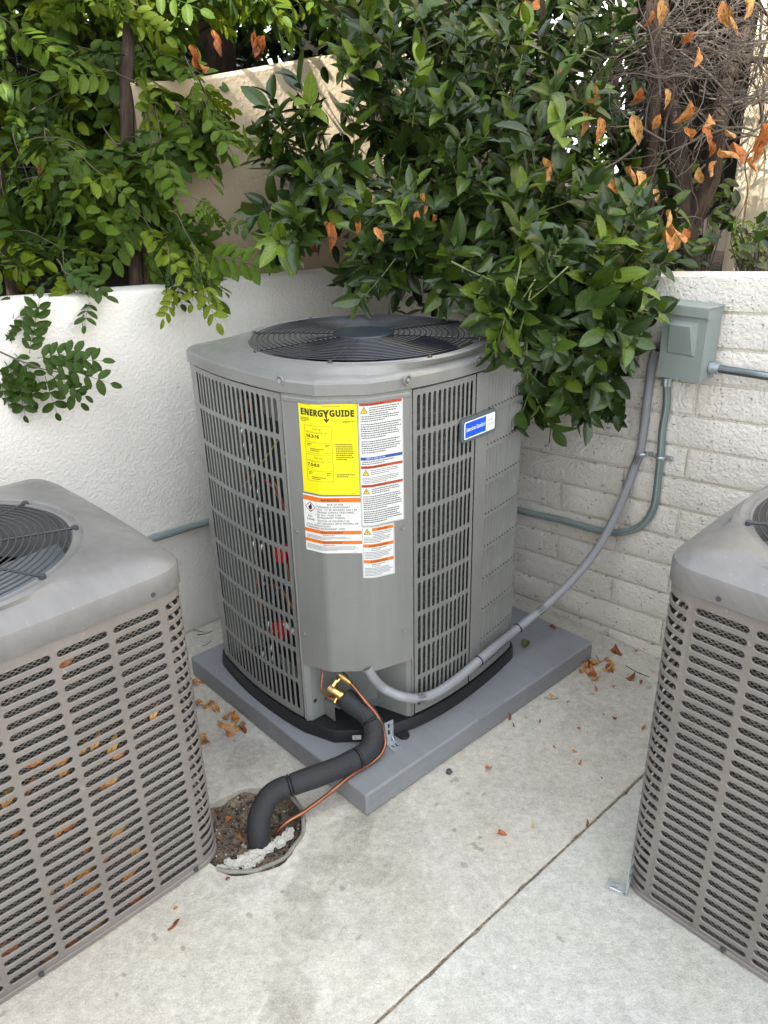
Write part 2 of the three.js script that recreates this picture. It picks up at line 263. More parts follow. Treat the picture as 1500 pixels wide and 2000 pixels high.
// soil in the pipe hole
{
  const mb = new MB(), n = 40, rings = 14, grid = [];
  for (let j = 0; j <= rings; j++) { const row = []; for (let k = 0; k <= n; k++) { const a = k / n * Math.PI * 2, R = 0.155 * j / rings; const x = Math.cos(a) * R, z = Math.sin(a) * R; const h = fbm(x * 2 + 0.5, z * 2 + 0.5, 8, 4); const y = -0.050 + h * 0.045 + (x < -0.02 && z < 0.03 ? 0.006 : 0); row.push(mb.v(HOLE.x + x, Math.min(y, -0.012), HOLE.z + z, x * 1.4, z * 1.4)); } grid.push(row); }
  for (let j = 0; j < rings; j++) for (let k = 0; k < n; k++) mb.quad(grid[j][k], grid[j][k + 1], grid[j + 1][k + 1], grid[j + 1][k]);
  structure('soil_fill', mb.geo(), mDirt);
}
// rubble, gravel around the pipe
function rock(seed, s) { const g = new THREE.IcosahedronGeometry(1, seed > 100 ? 2 : 1), p = g.attributes.position; for (let i = 0; i < p.count; i++) { const x = p.getX(i), y = p.getY(i), z = p.getZ(i); const k = 0.75 + 0.5 * rnd3(Math.round(x * 50), Math.round(y * 50), Math.round(z * 50) + seed); p.setXYZ(i, x * k * s, y * k * s * (seed > 100 ? 0.5 : 0.7), z * k * s); } g.computeVertexNormals(); return g; }
{
  const r = rng(41); const mChalk = std({ color: lin(0.66, 0.65, 0.62), map: rep(tBlockC, 6), roughness: 1, bumpMap: rep(tDirtB, 6), bumpScale: 0.006 });
  const lumps = [[455, 1690, 0.020], [430, 1697, 0.015], [475, 1682, 0.026], [500, 1670, 0.028], [522, 1655, 0.024], [545, 1645, 0.02], [562, 1632, 0.018], [566, 1622, 0.013], [490, 1690, 0.014], [445, 1682, 0.012], [505, 1655, 0.02], [480, 1697, 0.012]]; for (let k = 0; k < 26; k++) { const t = r(); lumps.push([lerp(425, 575, t) + (r() - 0.5) * 16, lerp(1702, 1618, t) + (r() - 0.5) * 22 + 14 * Math.sin(t * 3.1), 0.003 + 0.008 * r() * r()]); }
  for (const [u, v, s] of lumps) { const p = onY(u, v, -0.016); const g = rock(Math.round(u), s * 0.8); g.rotateY(r() * 6).translate(p.x, p.y, p.z); single('plaster_lump', boxUV(g, 1), mChalk, 'crumbly white plaster lump in the soil of the pipe hole', 'rubble', 'plaster lumps round the buried pipe'); }
  const pebble = rock(3, 1); const N = 300; const im = new THREE.InstancedMesh(pebble, std({ color: 0xffffff, roughness: 0.95 }), N); im.name = 'gravel'; sh(im);
  for (let k = 0; k < N; k++) { const a = r() * 6.283, R = 0.135 * Math.sqrt(r()); const s = 0.0022 + 0.0045 * r() * r(); const x = Math.cos(a) * R, z = Math.sin(a) * R; const hh = Math.min(-0.050 + fbm(x * 2 + 0.5, z * 2 + 0.5, 8, 4) * 0.045 + (x < -0.02 && z < 0.03 ? 0.006 : 0), -0.012); im.setMatrixAt(k, new THREE.Matrix4().compose(V(HOLE.x + x, hh + s * 0.4, HOLE.z + z), new THREE.Quaternion().setFromEuler(new THREE.Euler(r() * 6, r() * 6, r() * 6)), V(s, s, s))); const c = r(); im.setColorAt(k, c < 0.6 ? lin(0.045, 0.034, 0.027) : c < 0.9 ? lin(0.16, 0.10, 0.07) : lin(0.5, 0.48, 0.44)); }
  tag(im, 'loose dark soil crumbs and gravel in the pipe hole', 'gravel', null, 'stuff'); scene.add(im);
  // worn plastic rim on the near side of the hole
  const pts = []; for (let k = 0; k <= 26; k++) { const a = lerp(-0.35, 2.7, k / 26); const R = 0.139 + 0.002 * Math.sin(k * 1.3); pts.push(V(HOLE.x + Math.cos(a) * R, 0.001 + 0.0015 * Math.sin(k), HOLE.z + Math.sin(a) * R)); }
  single('hole_rim', tubeG(pts, 0.0055, 60, 6), std({ color: lin(0.50, 0.49, 0.45), map: rep(tBlockC, 8), roughness: 0.95, bumpMap: rep(tDirtB, 4), bumpScale: 0.004 }), 'worn pale rim curving round the near edge of the pipe hole', 'rim');
}
// planting bed behind the two walls
structure('planting_bed', boxUV(merged([boxG(-7, 1.30, -0.07, 1.02, -9, ZL - 0.16), boxG(XR + 0.2, 9, -0.07, 1.02, ZL - 0.14, 5)])), mSoil);

// stucco wall on the left
{
  const w = thing('stucco_wall', 'low white painted stucco wall behind the units on the left', 'wall');
  const n = 60, mb = new MB(); const xs = []; for (let k = 0; k <= n; k++) xs.push(lerp(-5, XR + 0.1, k / n));
  const prof = [];                                       // front bottom, front top, rounded cap, back
  const topY = x => 1.196 - 0.029 * (x - 0.2);
  for (const x of xs) { const wob = (fbm(x * 0.3 + 0.4, 0.2, 16, 4) - 0.5) * 0.010; const t = topY(x) + wob; const z = ZL + (fbm(x * 0.2, 0.7, 8, 3) - 0.5) * 0.004; const f = [[z, -0.05], [z, t * 0.5], [z, t - 0.012], [z - 0.004, t - 0.004], [z - 0.012, t], [z - 0.07, t + 0.004], [z - 0.125, t], [z - 0.14, t - 0.01], [z - 0.14, 0.5]]; let s = 0, ring = []; f.forEach(([zz, yy], i) => { if (i) s += Math.hypot(zz - f[i - 1][0], yy - f[i - 1][1]); ring.push(mb.v(x, yy, zz, x, s)); }); prof.push(ring); }
  for (let k = 0; k < n; k++) mb.strip(prof[k], prof[k + 1]);
  part('wall_face', mb.geo(0.7), mStucco, w);
}
// tall beige wall behind it
{
  const w = thing('retaining_wall', 'tall shaded beige stucco wall rising behind the low white wall', 'wall');
  const mb = new MB(), n = 50, prof = []; const zB = -1.335;
  for (let k = 0; k <= n; k++) { const x = lerp(0.30, 2.4, k / n); const t = 1.765 + 0.15 * smooth(0.2, 1.4, x) + (fbm(x * 0.4, 0.3, 10, 4) - 0.5) * 0.014; const f = [[zB, 0.9], [zB, 1.4], [zB, t - 0.012], [zB - 0.01, t], [zB - 0.13, t], [zB - 0.14, t - 0.01], [zB - 0.14, 0.9]]; let s = 0, ring = []; f.forEach(([zz, yy], i) => { if (i) s += Math.hypot(zz - f[i - 1][0], yy - f[i - 1][1]); ring.push(mb.v(x, yy, zz, x, s)); }); prof.push(ring); }
  for (let k = 0; k < n; k++) mb.strip(prof[k], prof[k + 1]);
  const a = prof[0]; mb.tri(a[0], a[6], a[3]); mb.tri(a[0], a[3], a[2]); mb.tri(a[6], a[4], a[3]);
  part('wall_face', mb.geo(0.7), mBeige, w);
}
// painted block wall on the right: every block is a piece
{
  const w = thing('block_wall', 'white painted slump block wall on the right behind the grey conduits', 'wall');
  const CH = 0.099, BL = 0.432, J = 0.0075, SL = 0.072, DEP = 0.05; const r = rng(77);
  const cz = z => 0.036 + SL * z;
  // core (recessed mortar)
  {
    const mb = new MB(); const zs = []; for (let k = 0; k <= 30; k++) zs.push(lerp(ZL, 3.2, k / 30)); const P = zs.map(z => { const t = 12 * CH + cz(z) - 0.008; const x = XR + 0.010; return [[x, -0.1], [x, t], [x + 0.17, t], [x + 0.17, -0.1]].map(([a, b], i) => mb.v(a, b, z, z, b + i * 0.1)); });
    for (let k = 0; k < 30; k++) mb.strip(P[k + 1], P[k]); part('mortar_core', mb.geo(0.5), mMortar, w);
  }
  function blockGeo(seed, L, H) {
    const mb = new MB(), nz = 14, ny = 6, rows = []; const er = 0.006;
    for (let j = -1; j <= ny + 1; j++) { const row = []; for (let k = -1; k <= nz + 1; k++) {
      const a = clamp(k / nz), b = clamp(j / ny); const edge = (k < 0 || k > nz || j < 0 || j > ny);
      const e = Math.min(a * nz, (1 - a) * nz, b * ny, (1 - b) * ny);
      const wob = (rnd3(Math.round(a * nz), Math.round(b * ny), seed) - 0.5); const nn = fbm(a * 0.7 + seed * 0.13, b * 0.3 + seed * 0.07, 12, 3) - 0.5;
      let z = (a - 0.5) * L, y = (b - 0.5) * H; if (e < 0.5) { z += (a <= 0 ? 1 : a >= 1 ? -1 : 0) * (0.0008 + 0.003 * Math.abs(wob)); y += (b <= 0 ? 1 : b >= 1 ? -1 : 0) * (0.0004 + 0.004 * Math.abs(wob)); }
      let x = edge ? DEP : (e < 0.5 ? 0.0026 : e < 1.5 ? 0.0002 : 0) + nn * 0.006 * (e < 0.5 ? 0.6 : 1);
      row.push(mb.v(x, y + SL * z, z, z + seed * 0.31, y + seed * 0.17));
    } rows.push(row); }
    for (let j = 0; j < rows.length - 1; j++) for (let k = 0; k < rows[0].length - 1; k++) mb.quad(rows[j][k], rows[j + 1][k], rows[j + 1][k + 1], rows[j][k + 1]);
    return mb.geo(0.9);
  }
  const G = [], H = []; for (let k = 0; k < 5; k++) { G.push(blockGeo(k + 1, BL - J, CH - J)); H.push(blockGeo(k + 11, BL / 2 - J, CH - J)); }
  let k = 0;
  for (let c = -1; c < 12; c++) for (let b = -2; b < 8; b++) {
    const odd = ((c % 2) + 2) % 2; let z = (odd ? -0.047 : -0.047 - BL * 0.54) + b * BL + BL / 2;  // centre
    const head = z - BL / 2; if (z < ZL - 0.1 || head > 3.1) continue;
    const m = part('block', G[k++ % 5], mBlock, w); m.position.set(XR, (c + 0.5) * CH + cz(z) + (r() - 0.5) * 0.002, z + (r() - 0.5) * 0.004); m.rotation.y = (r() - 0.5) * 0.008;
  }
}
//#SECTION UNITS
// ------------------------------------------------------------------ sheet panels with slots
// map(s, y, d): s along the panel, d inwards. One cell = plate round one rounded slot
function cell(mb, map, s0, s1, y0, y1, h0, h1, g0, g1, rad, n, m, lip, deep) {
  const R = [[], [], [], []]; const put = (os, oy, hs, hy, nx, ny) => {
    const add = (s, y, d) => { const p = map(s, y, d); return mb.v(p.x, p.y, p.z, s, y); };
    R[0].push(add(os, oy, 0)); R[1].push(add(hs + nx * lip, hy + ny * lip, lip ? -lip * 0.25 : 0)); R[2].push(add(hs, hy, lip * 0.9)); R[3].push(add(hs, hy, deep));
  };
  for (let k = 0; k <= n; k++) { const t = k / n; put(lerp(s0, s1, t), y1, lerp(h0 + rad, h1 - rad, t), g1, 0, 1); }
  const ends = [[h1 - rad, s1, 1], [h0 + rad, s0, -1]];
  const arc = (cx, os, sg) => { for (let k = 0; k <= m * 2; k++) { const t = k / (m * 2); let a = sg > 0 ? Math.PI / 2 - t * Math.PI : -Math.PI / 2 - t * Math.PI; const up = Math.sin(a) >= 0; const hh = (g1 - g0) / 2; const cy = hh > rad ? ((up ? g1 - rad : g0 + rad)) : (g0 + g1) / 2; const ry = Math.min(rad, hh); put(os, sg > 0 ? lerp(y1, y0, t) : lerp(y0, y1, t), cx + Math.cos(a) * rad, cy + Math.sin(a) * ry, Math.cos(a), Math.sin(a)); } };
  arc(ends[0][0], ends[0][1], 1);
  for (let k = 0; k <= n; k++) { const t = k / n; put(lerp(s1, s0, t), y0, lerp(h1 - rad, h0 + rad, t), g0, 0, -1); }
  arc(ends[1][0], ends[1][1], -1);
  mb.strip(R[0], R[1], true); mb.strip(R[1], R[2], true); mb.strip(R[2], R[3], true);
}
function plate(mb, map, s0, s1, y0, y1, n, d = 0) { const A = [], B = []; for (let k = 0; k <= n; k++) { const s = lerp(s0, s1, k / n); let p = map(s, y0, d); A.push(mb.v(p.x, p.y, p.z, s, y0)); p = map(s, y1, d); B.push(mb.v(p.x, p.y, p.z, s, y1)); } mb.strip(B, A); }

// closed ring lofts about a fan opening
function loft(rings, N) { const mb = new MB(); let prev = null; rings.forEach((f, j) => { const ring = []; for (let k = 0; k <= N; k++) { const p = f(k % N); ring.push(mb.v(p.x, p.y, p.z, p.x, p.z + p.y)); } if (prev) mb.strip(prev, ring); prev = ring; }); return mb; }
function wireRing(R, y, r, cx, cz, seg = 72) { return new THREE.TorusGeometry(R, r, 5, seg).rotateX(Math.PI / 2).translate(cx, y, cz); }
function fanBlade(a, r0, r1, y, pitch, cx, cz) {
  const mb = new MB(), rows = [], n = 8; for (let j = 0; j <= n; j++) { const t = j / n, R = lerp(r0, r1, t), w = lerp(0.34, 0.52, t) ; const row = []; for (let k = 0; k <= 4; k++) { const q = k / 4 - 0.5; const an = a + q * w * 1.9; row.push(mb.v(cx + Math.cos(an) * R, y - q * pitch + 0.01 * (1 - q * q * 4), cz + Math.sin(an) * R, t, q)); } rows.push(row); }
  for (let j = 0; j < n; j++) for (let k = 0; k < 4; k++) mb.quad(rows[j][k], rows[j][k + 1], rows[j + 1][k + 1], rows[j + 1][k]); return mb.geo();
}
function screwAt(parent, p, n, r = 0.006, mat = mScrew, ring = false) {
  const g = [cyl(p.clone().addScaledVector(n, -0.002), p.clone().addScaledVector(n, 0.0035), r, r * 0.8, 10)];
  const s = part('screw', merged(g), mat, parent);
  if (ring) part('washer', new THREE.TorusGeometry(r * 1.75, r * 0.42, 6, 20).applyQuaternion(new THREE.Quaternion().setFromUnitVectors(Z0, n)).translate(p.x, p.y, p.z), mGrey, s);
}

// ------------------------------------------------------------------ the two taupe neighbour units (same make, square with round corners)
function neighbourUnit(name, label, { rows, slotY0, capY, rot, cx, cz, fo }) {
  const o = thing(name, label, 'heat pump', 'taupe units beside the new one', V(cx, 0, cz)); o.rotation.y = rot;
  const a = 0.35, rc = 0.065, P = 0.026; const flat = 2 * (a - rc), arc = rc * Math.PI / 2;
  // each side: s from 0..flat along face f; corners s from flat..flat+arc
  const mapFace = f => (s, y, d) => {
    let x, z, nx, nz; if (s <= flat) { const bow = 0.006 * Math.sin(Math.PI * clamp(s / flat)); x = -a + rc + s; z = a + bow; nx = 0; nz = 1; } else { const t = (s - flat) / rc; x = a - rc + Math.sin(t) * rc; z = a - rc + Math.cos(t) * rc; nx = Math.sin(t); nz = Math.cos(t); }
    x -= nx * d; z -= nz * d; const c = Math.cos(f * Math.PI / 2), q = Math.sin(f * Math.PI / 2); return V(x * c + z * q, y, -x * q + z * c);
  };
  const y0 = slotY0 - P / 2, y1 = slotY0 + (rows - 0.5) * P, cols = 5, pitch = 0.1125, first = (flat - cols * pitch) / 2;
  for (let f = 0; f < 4; f++) {
    const map = mapFace(f), mb = new MB(), cb = new MB();
    for (let j = 0; j < rows; j++) { const yc = slotY0 + j * P;
      for (let k = 0; k < cols; k++) { const s = first + k * pitch; cell(mb, map, s, s + pitch, yc - P / 2, yc + P / 2, s + 0.0066, s + pitch - 0.0066, yc - 0.0068, yc + 0.0068, 0.0068, 2, 3, 0.0018, 0.0026); }
      const e = flat - first, L = arc + 2 * first; cell(cb, map, e, e + L, yc - P / 2, yc + P / 2, e + 0.009, e + L - 0.009, yc - 0.0068, yc + 0.0068, 0.0068, 12, 3, 0.0018, 0.0026);
    }
    // solid bands above and below the slots
    plate(mb, map, first, flat - first, 0.014, y0, 10); plate(mb, map, first, flat - first, y1, capY + 0.01, 10);
    plate(cb, map, flat - first, flat - first + arc + 2 * first, 0.014, y0, 14); plate(cb, map, flat - first, flat - first + arc + 2 * first, y1, capY + 0.01, 14);
    part('louvered_panel', mb.geo(0.6), mTaupe, o); part('louvered_corner', cb.geo(0.6), mTaupe, o);
    // diamond guard mesh behind the slots
    const wires = new MB(), sp = 0.0135, k = 0.68, w0 = 0.004, w1 = flat - 0.004, H0 = y0, H1 = y1; const hh = H1 - H0, ww = w1 - w0;
    for (const sg of [1, -1]) for (let q = -Math.ceil(hh / k / sp); q * sp < ww + hh / k; q++) {
      let sA = w0 + q * sp, sB = sA + hh / k, yA = H0, yB = H1; if (sg < 0) { yA = H1; yB = H0; }
      let t0 = Math.max(0, (w0 - sA) / (sB - sA)), t1 = Math.min(1, (w1 - sA) / (sB - sA)); if (t1 - t0 < 0.01) continue;
      const pA = map(lerp(sA, sB, t0), lerp(yA, yB, t0), 0.014 + sg * 0.0006), pB = map(lerp(sA, sB, t1), lerp(yA, yB, t1), 0.014 + sg * 0.0006); wires.taper([pA, pB], 0.0008, 0.0008, 4);
    }
    part('guard_mesh', wires.geo(), std({ color: lin(0.30, 0.28, 0.25), roughness: 0.6, metalness: 0.4 }), o);
    // coil inside
    const co = new MB(); plate(co, mapFace(f), 0.0, flat, 0.02, capY, 6, 0.034); plate(co, mapFace(f), flat, flat + arc, 0.02, capY, 8, 0.034); part('coil', co.geo(), mFinDark, o);
  }
  // base pan
  const N = 128; const out = (k, off) => { const t = k / N * (flat + arc) * 4, f = Math.floor(t / (flat + arc) + 1e-9), s = t - f * (flat + arc); return mapFace(f % 4)(s, 0, -off); };
  const ringAt = (off, y) => k => { const p = out(k, off); p.y = y; return p; };
  part('base_pan', loft([ringAt(-0.02, 0.001), ringAt(0.001, 0.001), ringAt(0.003, 0.003), ringAt(0.003, 0.012), ringAt(0.001, 0.0135), ringAt(-0.05, 0.0135)], N).geo(0.6), mTaupe, o);
  // top cap
  const R = 0.278, circ = (rad, y) => k => { const p = out(k, 0), an = Math.atan2(p.z - fo[1], p.x - fo[0]); return V(fo[0] + Math.cos(an) * rad, y, fo[1] + Math.sin(an) * rad); };
  const mix = (off, rad, t, y) => k => { const p = out(k, off), c = circ(rad, y)(k); return V(lerp(p.x, c.x, t), y, lerp(p.z, c.z, t)); };
  const T = capY + 0.05;
  part('top_cover', loft([ringAt(-0.004, capY), ringAt(0.005, capY), ringAt(0.006, capY + 0.002), ringAt(0.006, T - 0.012), ringAt(0.003, T - 0.003), ringAt(-0.006, T + 0.004), ringAt(-0.03, T + 0.018), mix(-0.045, R + 0.05, 0.3, T + 0.025), mix(-0.045, R + 0.035, 0.75, T + 0.034), circ(R + 0.024, T + 0.038), circ(R + 0.020, T + 0.033), circ(R + 0.010, T + 0.033), circ(R + 0.004, T + 0.036), circ(R, T + 0.033), circ(R - 0.004, T + 0.02), circ(R - 0.006, T - 0.10)], N).geo(0.5), mTaupeTop, o);
  // fan guard
  const gy = T + 0.035, gl = []; for (let k = 0; k < 15; k++) { const q = 0.075 + (R - 0.085) * k / 14; gl.push(wireRing(q, gy + 0.012 * (1 - Math.pow(q / R, 2)), 0.0019, 0, 0)); }
  for (let k = 0; k < 8; k++) { const an = k * Math.PI / 4 + 0.32 - rot; const d = V(Math.cos(an), 0, Math.sin(an)); gl.push(tubeG([d.clone().multiplyScalar(0.05).setY(gy + 0.009), d.clone().multiplyScalar(0.17).setY(gy + 0.005), d.clone().multiplyScalar(R + 0.014).setY(gy + 0.002)], 0.0032, 10, 6)); gl.push(cyl(d.clone().multiplyScalar(R + 0.008).setY(gy - 0.002), d.clone().multiplyScalar(R + 0.008).setY(gy + 0.006), 0.008, 0.007, 10)); }
  part('fan_guard', merged(gl).translate(fo[0], 0, fo[1]), mWireGrey, o);
  const fan = part('fan_motor', cyl(V(0, T - 0.09, 0), V(0, T - 0.02, 0), 0.06, 0.055).translate(fo[0], 0, fo[1]), mBlack, o); const mBl = std({ color: lin(0.17, 0.19, 0.205), roughness: 0.45, metalness: 0.3 });
  for (let k = 0; k < 3; k++) part('fan_blade', fanBlade(k * 2.094 + 0.5 - rot, 0.05, 0.262, T - 0.060, 0.07, fo[0], fo[1]), mBl, fan);
  part('interior_floor', new THREE.CircleGeometry(0.30, 32).rotateX(-Math.PI / 2).translate(0, 0.03, 0), mGreyDark, o);
  const sc = (f, s, y) => { const m = mapFace(f), p = m(s, y, -0.004), n = p.clone().sub(m(s, y, 0.05)).normalize(); screwAt(o, p, n, 0.0062, mWireGrey, false); };
  for (let f = 0; f < 4; f++) { sc(f, flat - 0.02, capY + 0.012); sc(f, 0.05, capY + 0.012); sc(f, flat - 0.02, 0.013); sc(f, 0.18, 0.013); }
  return o;
}
const unitL = neighbourUnit('condenser_unit', 'weathered taupe outdoor unit with dry leaves caught in its louvers, against the stucco wall', { rows: 27, slotY0: 0.036, capY: 0.745, rot: 0.02, cx: -0.680, cz: -0.497, fo: [-0.04, 0.015] });
const unitR = neighbourUnit('condenser_unit', 'weathered taupe outdoor unit standing by the block wall beside a zinc angle bracket', { rows: 29, slotY0: 0.030, capY: 0.79, rot: 0.035, cx: 0.645, cz: 0.893, fo: [-0.03, -0.02] });

// ------------------------------------------------------------------ pad
{
  const o = thing('equipment_pad', 'grey blue plastic pad under the new grey unit', 'pad');
  part('slab_body', new RoundedBoxGeometry(PADX, PAD, PADZ, 3, 0.007).translate(PADX / 2, PAD / 2, -PADZ / 2), mPad, o);
  part('edge_band', boxG(0.432, 0.55, 0.004, PAD + 0.0006, -0.05, 0.0012, 0.002), mPad, o);
  part('edge_band', boxG(-0.0012, 0.05, 0.004, PAD + 0.0006, -0.502, -0.416, 0.002), mPad, o);
}

// ------------------------------------------------------------------ the new grey heat pump
const U = { A: V(0.047, 0, -0.305), B: V(0.078, 0, -0.217), C: V(0.168, 0, -0.137), D: V(0.274, 0, -0.108) };
const quadCurve = (p0, pm, p1) => { const c = V(2 * pm.x - (p0.x + p1.x) / 2, 0, 2 * pm.z - (p0.z + p1.z) / 2); return new THREE.QuadraticBezierCurve3(p0, c, p1); };
const cLeft = quadCurve(U.A, V(0.034, 0, -0.51), V(0.056, 0, -0.718));                   // from the front post to the back left corner
const cRight = quadCurve(U.D, V(0.47, 0, -0.098), V(0.716, 0, -0.130));
const lenL = cLeft.getLength(), lenR = cRight.getLength();
const mapCurve = (c, L, side) => (s, y, d) => { const t = clamp(s / L); const p = c.getPointAt(t), q = c.getTangentAt(t); const n = side > 0 ? V(q.z, 0, -q.x) : V(-q.z, 0, q.x); return V(p.x - n.x * d, y, p.z - n.z * d); };
const mapL = mapCurve(cLeft, lenL, 1), mapR = mapCurve(cRight, lenR, -1);
const outline = (() => {                                    // closed outline, going A -> left face -> back -> right face -> D -> C -> B
  const P = []; for (let k = 0; k < 16; k++) P.push(cLeft.getPointAt(k / 16));
  const bez = (a, c, b, n) => { const q = new THREE.QuadraticBezierCurve3(a, c, b); for (let k = 0; k < n; k++) P.push(q.getPoint(k / n)); };
  bez(V(0.056, 0, -0.718), V(0.06, 0, -0.782), V(0.125, 0, -0.785), 8);
  bez(V(0.125, 0, -0.785), V(0.42, 0, -0.815), V(0.695, 0, -0.785), 14);
  bez(V(0.695, 0, -0.785), V(0.765, 0, -0.78), V(0.768, 0, -0.715), 8);
  bez(V(0.768, 0, -0.715), V(0.795, 0, -0.45), V(0.768, 0, -0.195), 14);
  bez(V(0.768, 0, -0.195), V(0.765, 0, -0.138), V(0.716, 0, -0.130), 8);
  for (let k = 16; k > 0; k--) P.push(cRight.getPointAt(k / 16));
  const seg = (a, b, n) => { for (let k = 0; k < n; k++) P.push(a.clone().lerp(b, k / n)); };
  seg(U.D, U.C, 4); seg(U.C, U.B, 4); seg(U.B, U.A, 4); return P;
})();
const NO = outline.length;
function offset(off, y) { return k => { const a = outline[(k + NO - 1) % NO], p = outline[k % NO], b = outline[(k + 1) % NO]; const t1 = p.clone().sub(a).normalize(), t2 = b.clone().sub(p).normalize(); const n = V(t1.z + t2.z, 0, -t1.x - t2.x).normalize(); const m = 1 / Math.max(0.6, Math.sqrt((1 + t1.dot(t2)) / 2)); return V(p.x + n.x * off * m, y, p.z + n.z * off * m); }; }
const unit = thing('heat_pump', 'new grey heat pump with yellow energy label standing on the plastic pad', 'heat pump');
const FC = V(0.415, 0, -0.432), FR = 0.305;
const YB = 0.109, YC = 1.050, YP = 0.297;
{
  const circ = (rad, y) => k => { const p = outline[k % NO], an = Math.atan2(p.z - FC.z, p.x - FC.x); return V(FC.x + Math.cos(an) * rad, y, FC.z + Math.sin(an) * rad); };
  const mix = (off, rad, t, y) => k => { const p = offset(off, y)(k), c = circ(rad, y)(k); return p.lerp(c, t); };
  // base pan
  part('base_pan', loft([offset(-0.02, PAD + 0.001), offset(0.009, PAD + 0.001), offset(0.0105, PAD + 0.003), offset(0.008, YB - 0.004), offset(0.006, YB), offset(0.003, YB), offset(0.002, YB - 0.006), k => V(FC.x, YB - 0.008, FC.z)], NO).geo(0.6), mBlack, unit);
  // top cover
  part('top_cover', loft([offset(-0.004, YC - 0.001), offset(0.005, YC - 0.001), offset(0.0065, YC + 0.001), offset(0.006, YC + 0.026), offset(0.003, YC + 0.031), offset(-0.003, YC + 0.035), offset(-0.020, YC + 0.038), mix(-0.02, FR + 0.03, 0.45, YC + 0.046), mix(-0.02, FR + 0.03, 0.85, YC + 0.055), circ(FR + 0.022, YC + 0.058), circ(FR + 0.018, YC + 0.054), circ(FR + 0.009, YC + 0.054), circ(FR + 0.004, YC + 0.057), circ(FR, YC + 0.053), circ(FR - 0.003, YC + 0.04), circ(FR - 0.010, YC - 0.02), circ(FR - 0.016, YC - 0.12)], NO).geo(0.42), mGrey, unit);
  // fan guard
  const gy = YC + 0.060, gl = []; for (let k = 0; k < 16; k++) { const q = 0.082 + (FR - 0.088) * k / 15; gl.push(wireRing(q, gy + 0.006 * (1 - Math.pow(q / FR, 2)), 0.0014, FC.x, FC.z, 90)); }
  for (let k = 0; k < 8; k++) { const an = k * Math.PI / 4 + 0.19; const d = V(Math.cos(an), 0, Math.sin(an)); const q = (r, y) => V(FC.x + d.x * r, y, FC.z + d.z * r); gl.push(tubeG([q(0.06, gy + 0.003), q(0.18, gy + 0.001), q(FR + 0.012, gy - 0.003)], 0.0026, 8, 6)); gl.push(cyl(q(FR + 0.007, gy - 0.006), q(FR + 0.007, gy + 0.002), 0.006, 0.005, 10)); }
  const fg = part('fan_guard', merged(gl), mWire, unit);
  const hubPts = [[0, 0.012], [0.05, 0.0115], [0.074, 0.009], [0.081, 0.004], [0.082, -0.004], [0.078, -0.006]].map(([x, y]) => new THREE.Vector2(x, y));
  part('hub_plate', new THREE.LatheGeometry(hubPts.reverse(), 48).translate(FC.x, gy, FC.z), phy({ color: lin(0.020, 0.026, 0.037), roughness: 0.42, clearcoat: 0.2 }), fg);
  const mBl = std({ color: lin(0.012, 0.016, 0.024), roughness: 0.5 }); for (let k = 0; k < 5; k++) part('fan_blade', fanBlade(k * Math.PI * 0.4 + 0.3, 0.05, 0.288, YC - 0.012, 0.04, FC.x, FC.z), mBl, unit);
  part('interior_floor', new THREE.CircleGeometry(0.30, 32).rotateX(-Math.PI / 2).translate(FC.x, 0.13, FC.z), mGreyDark, unit);
}
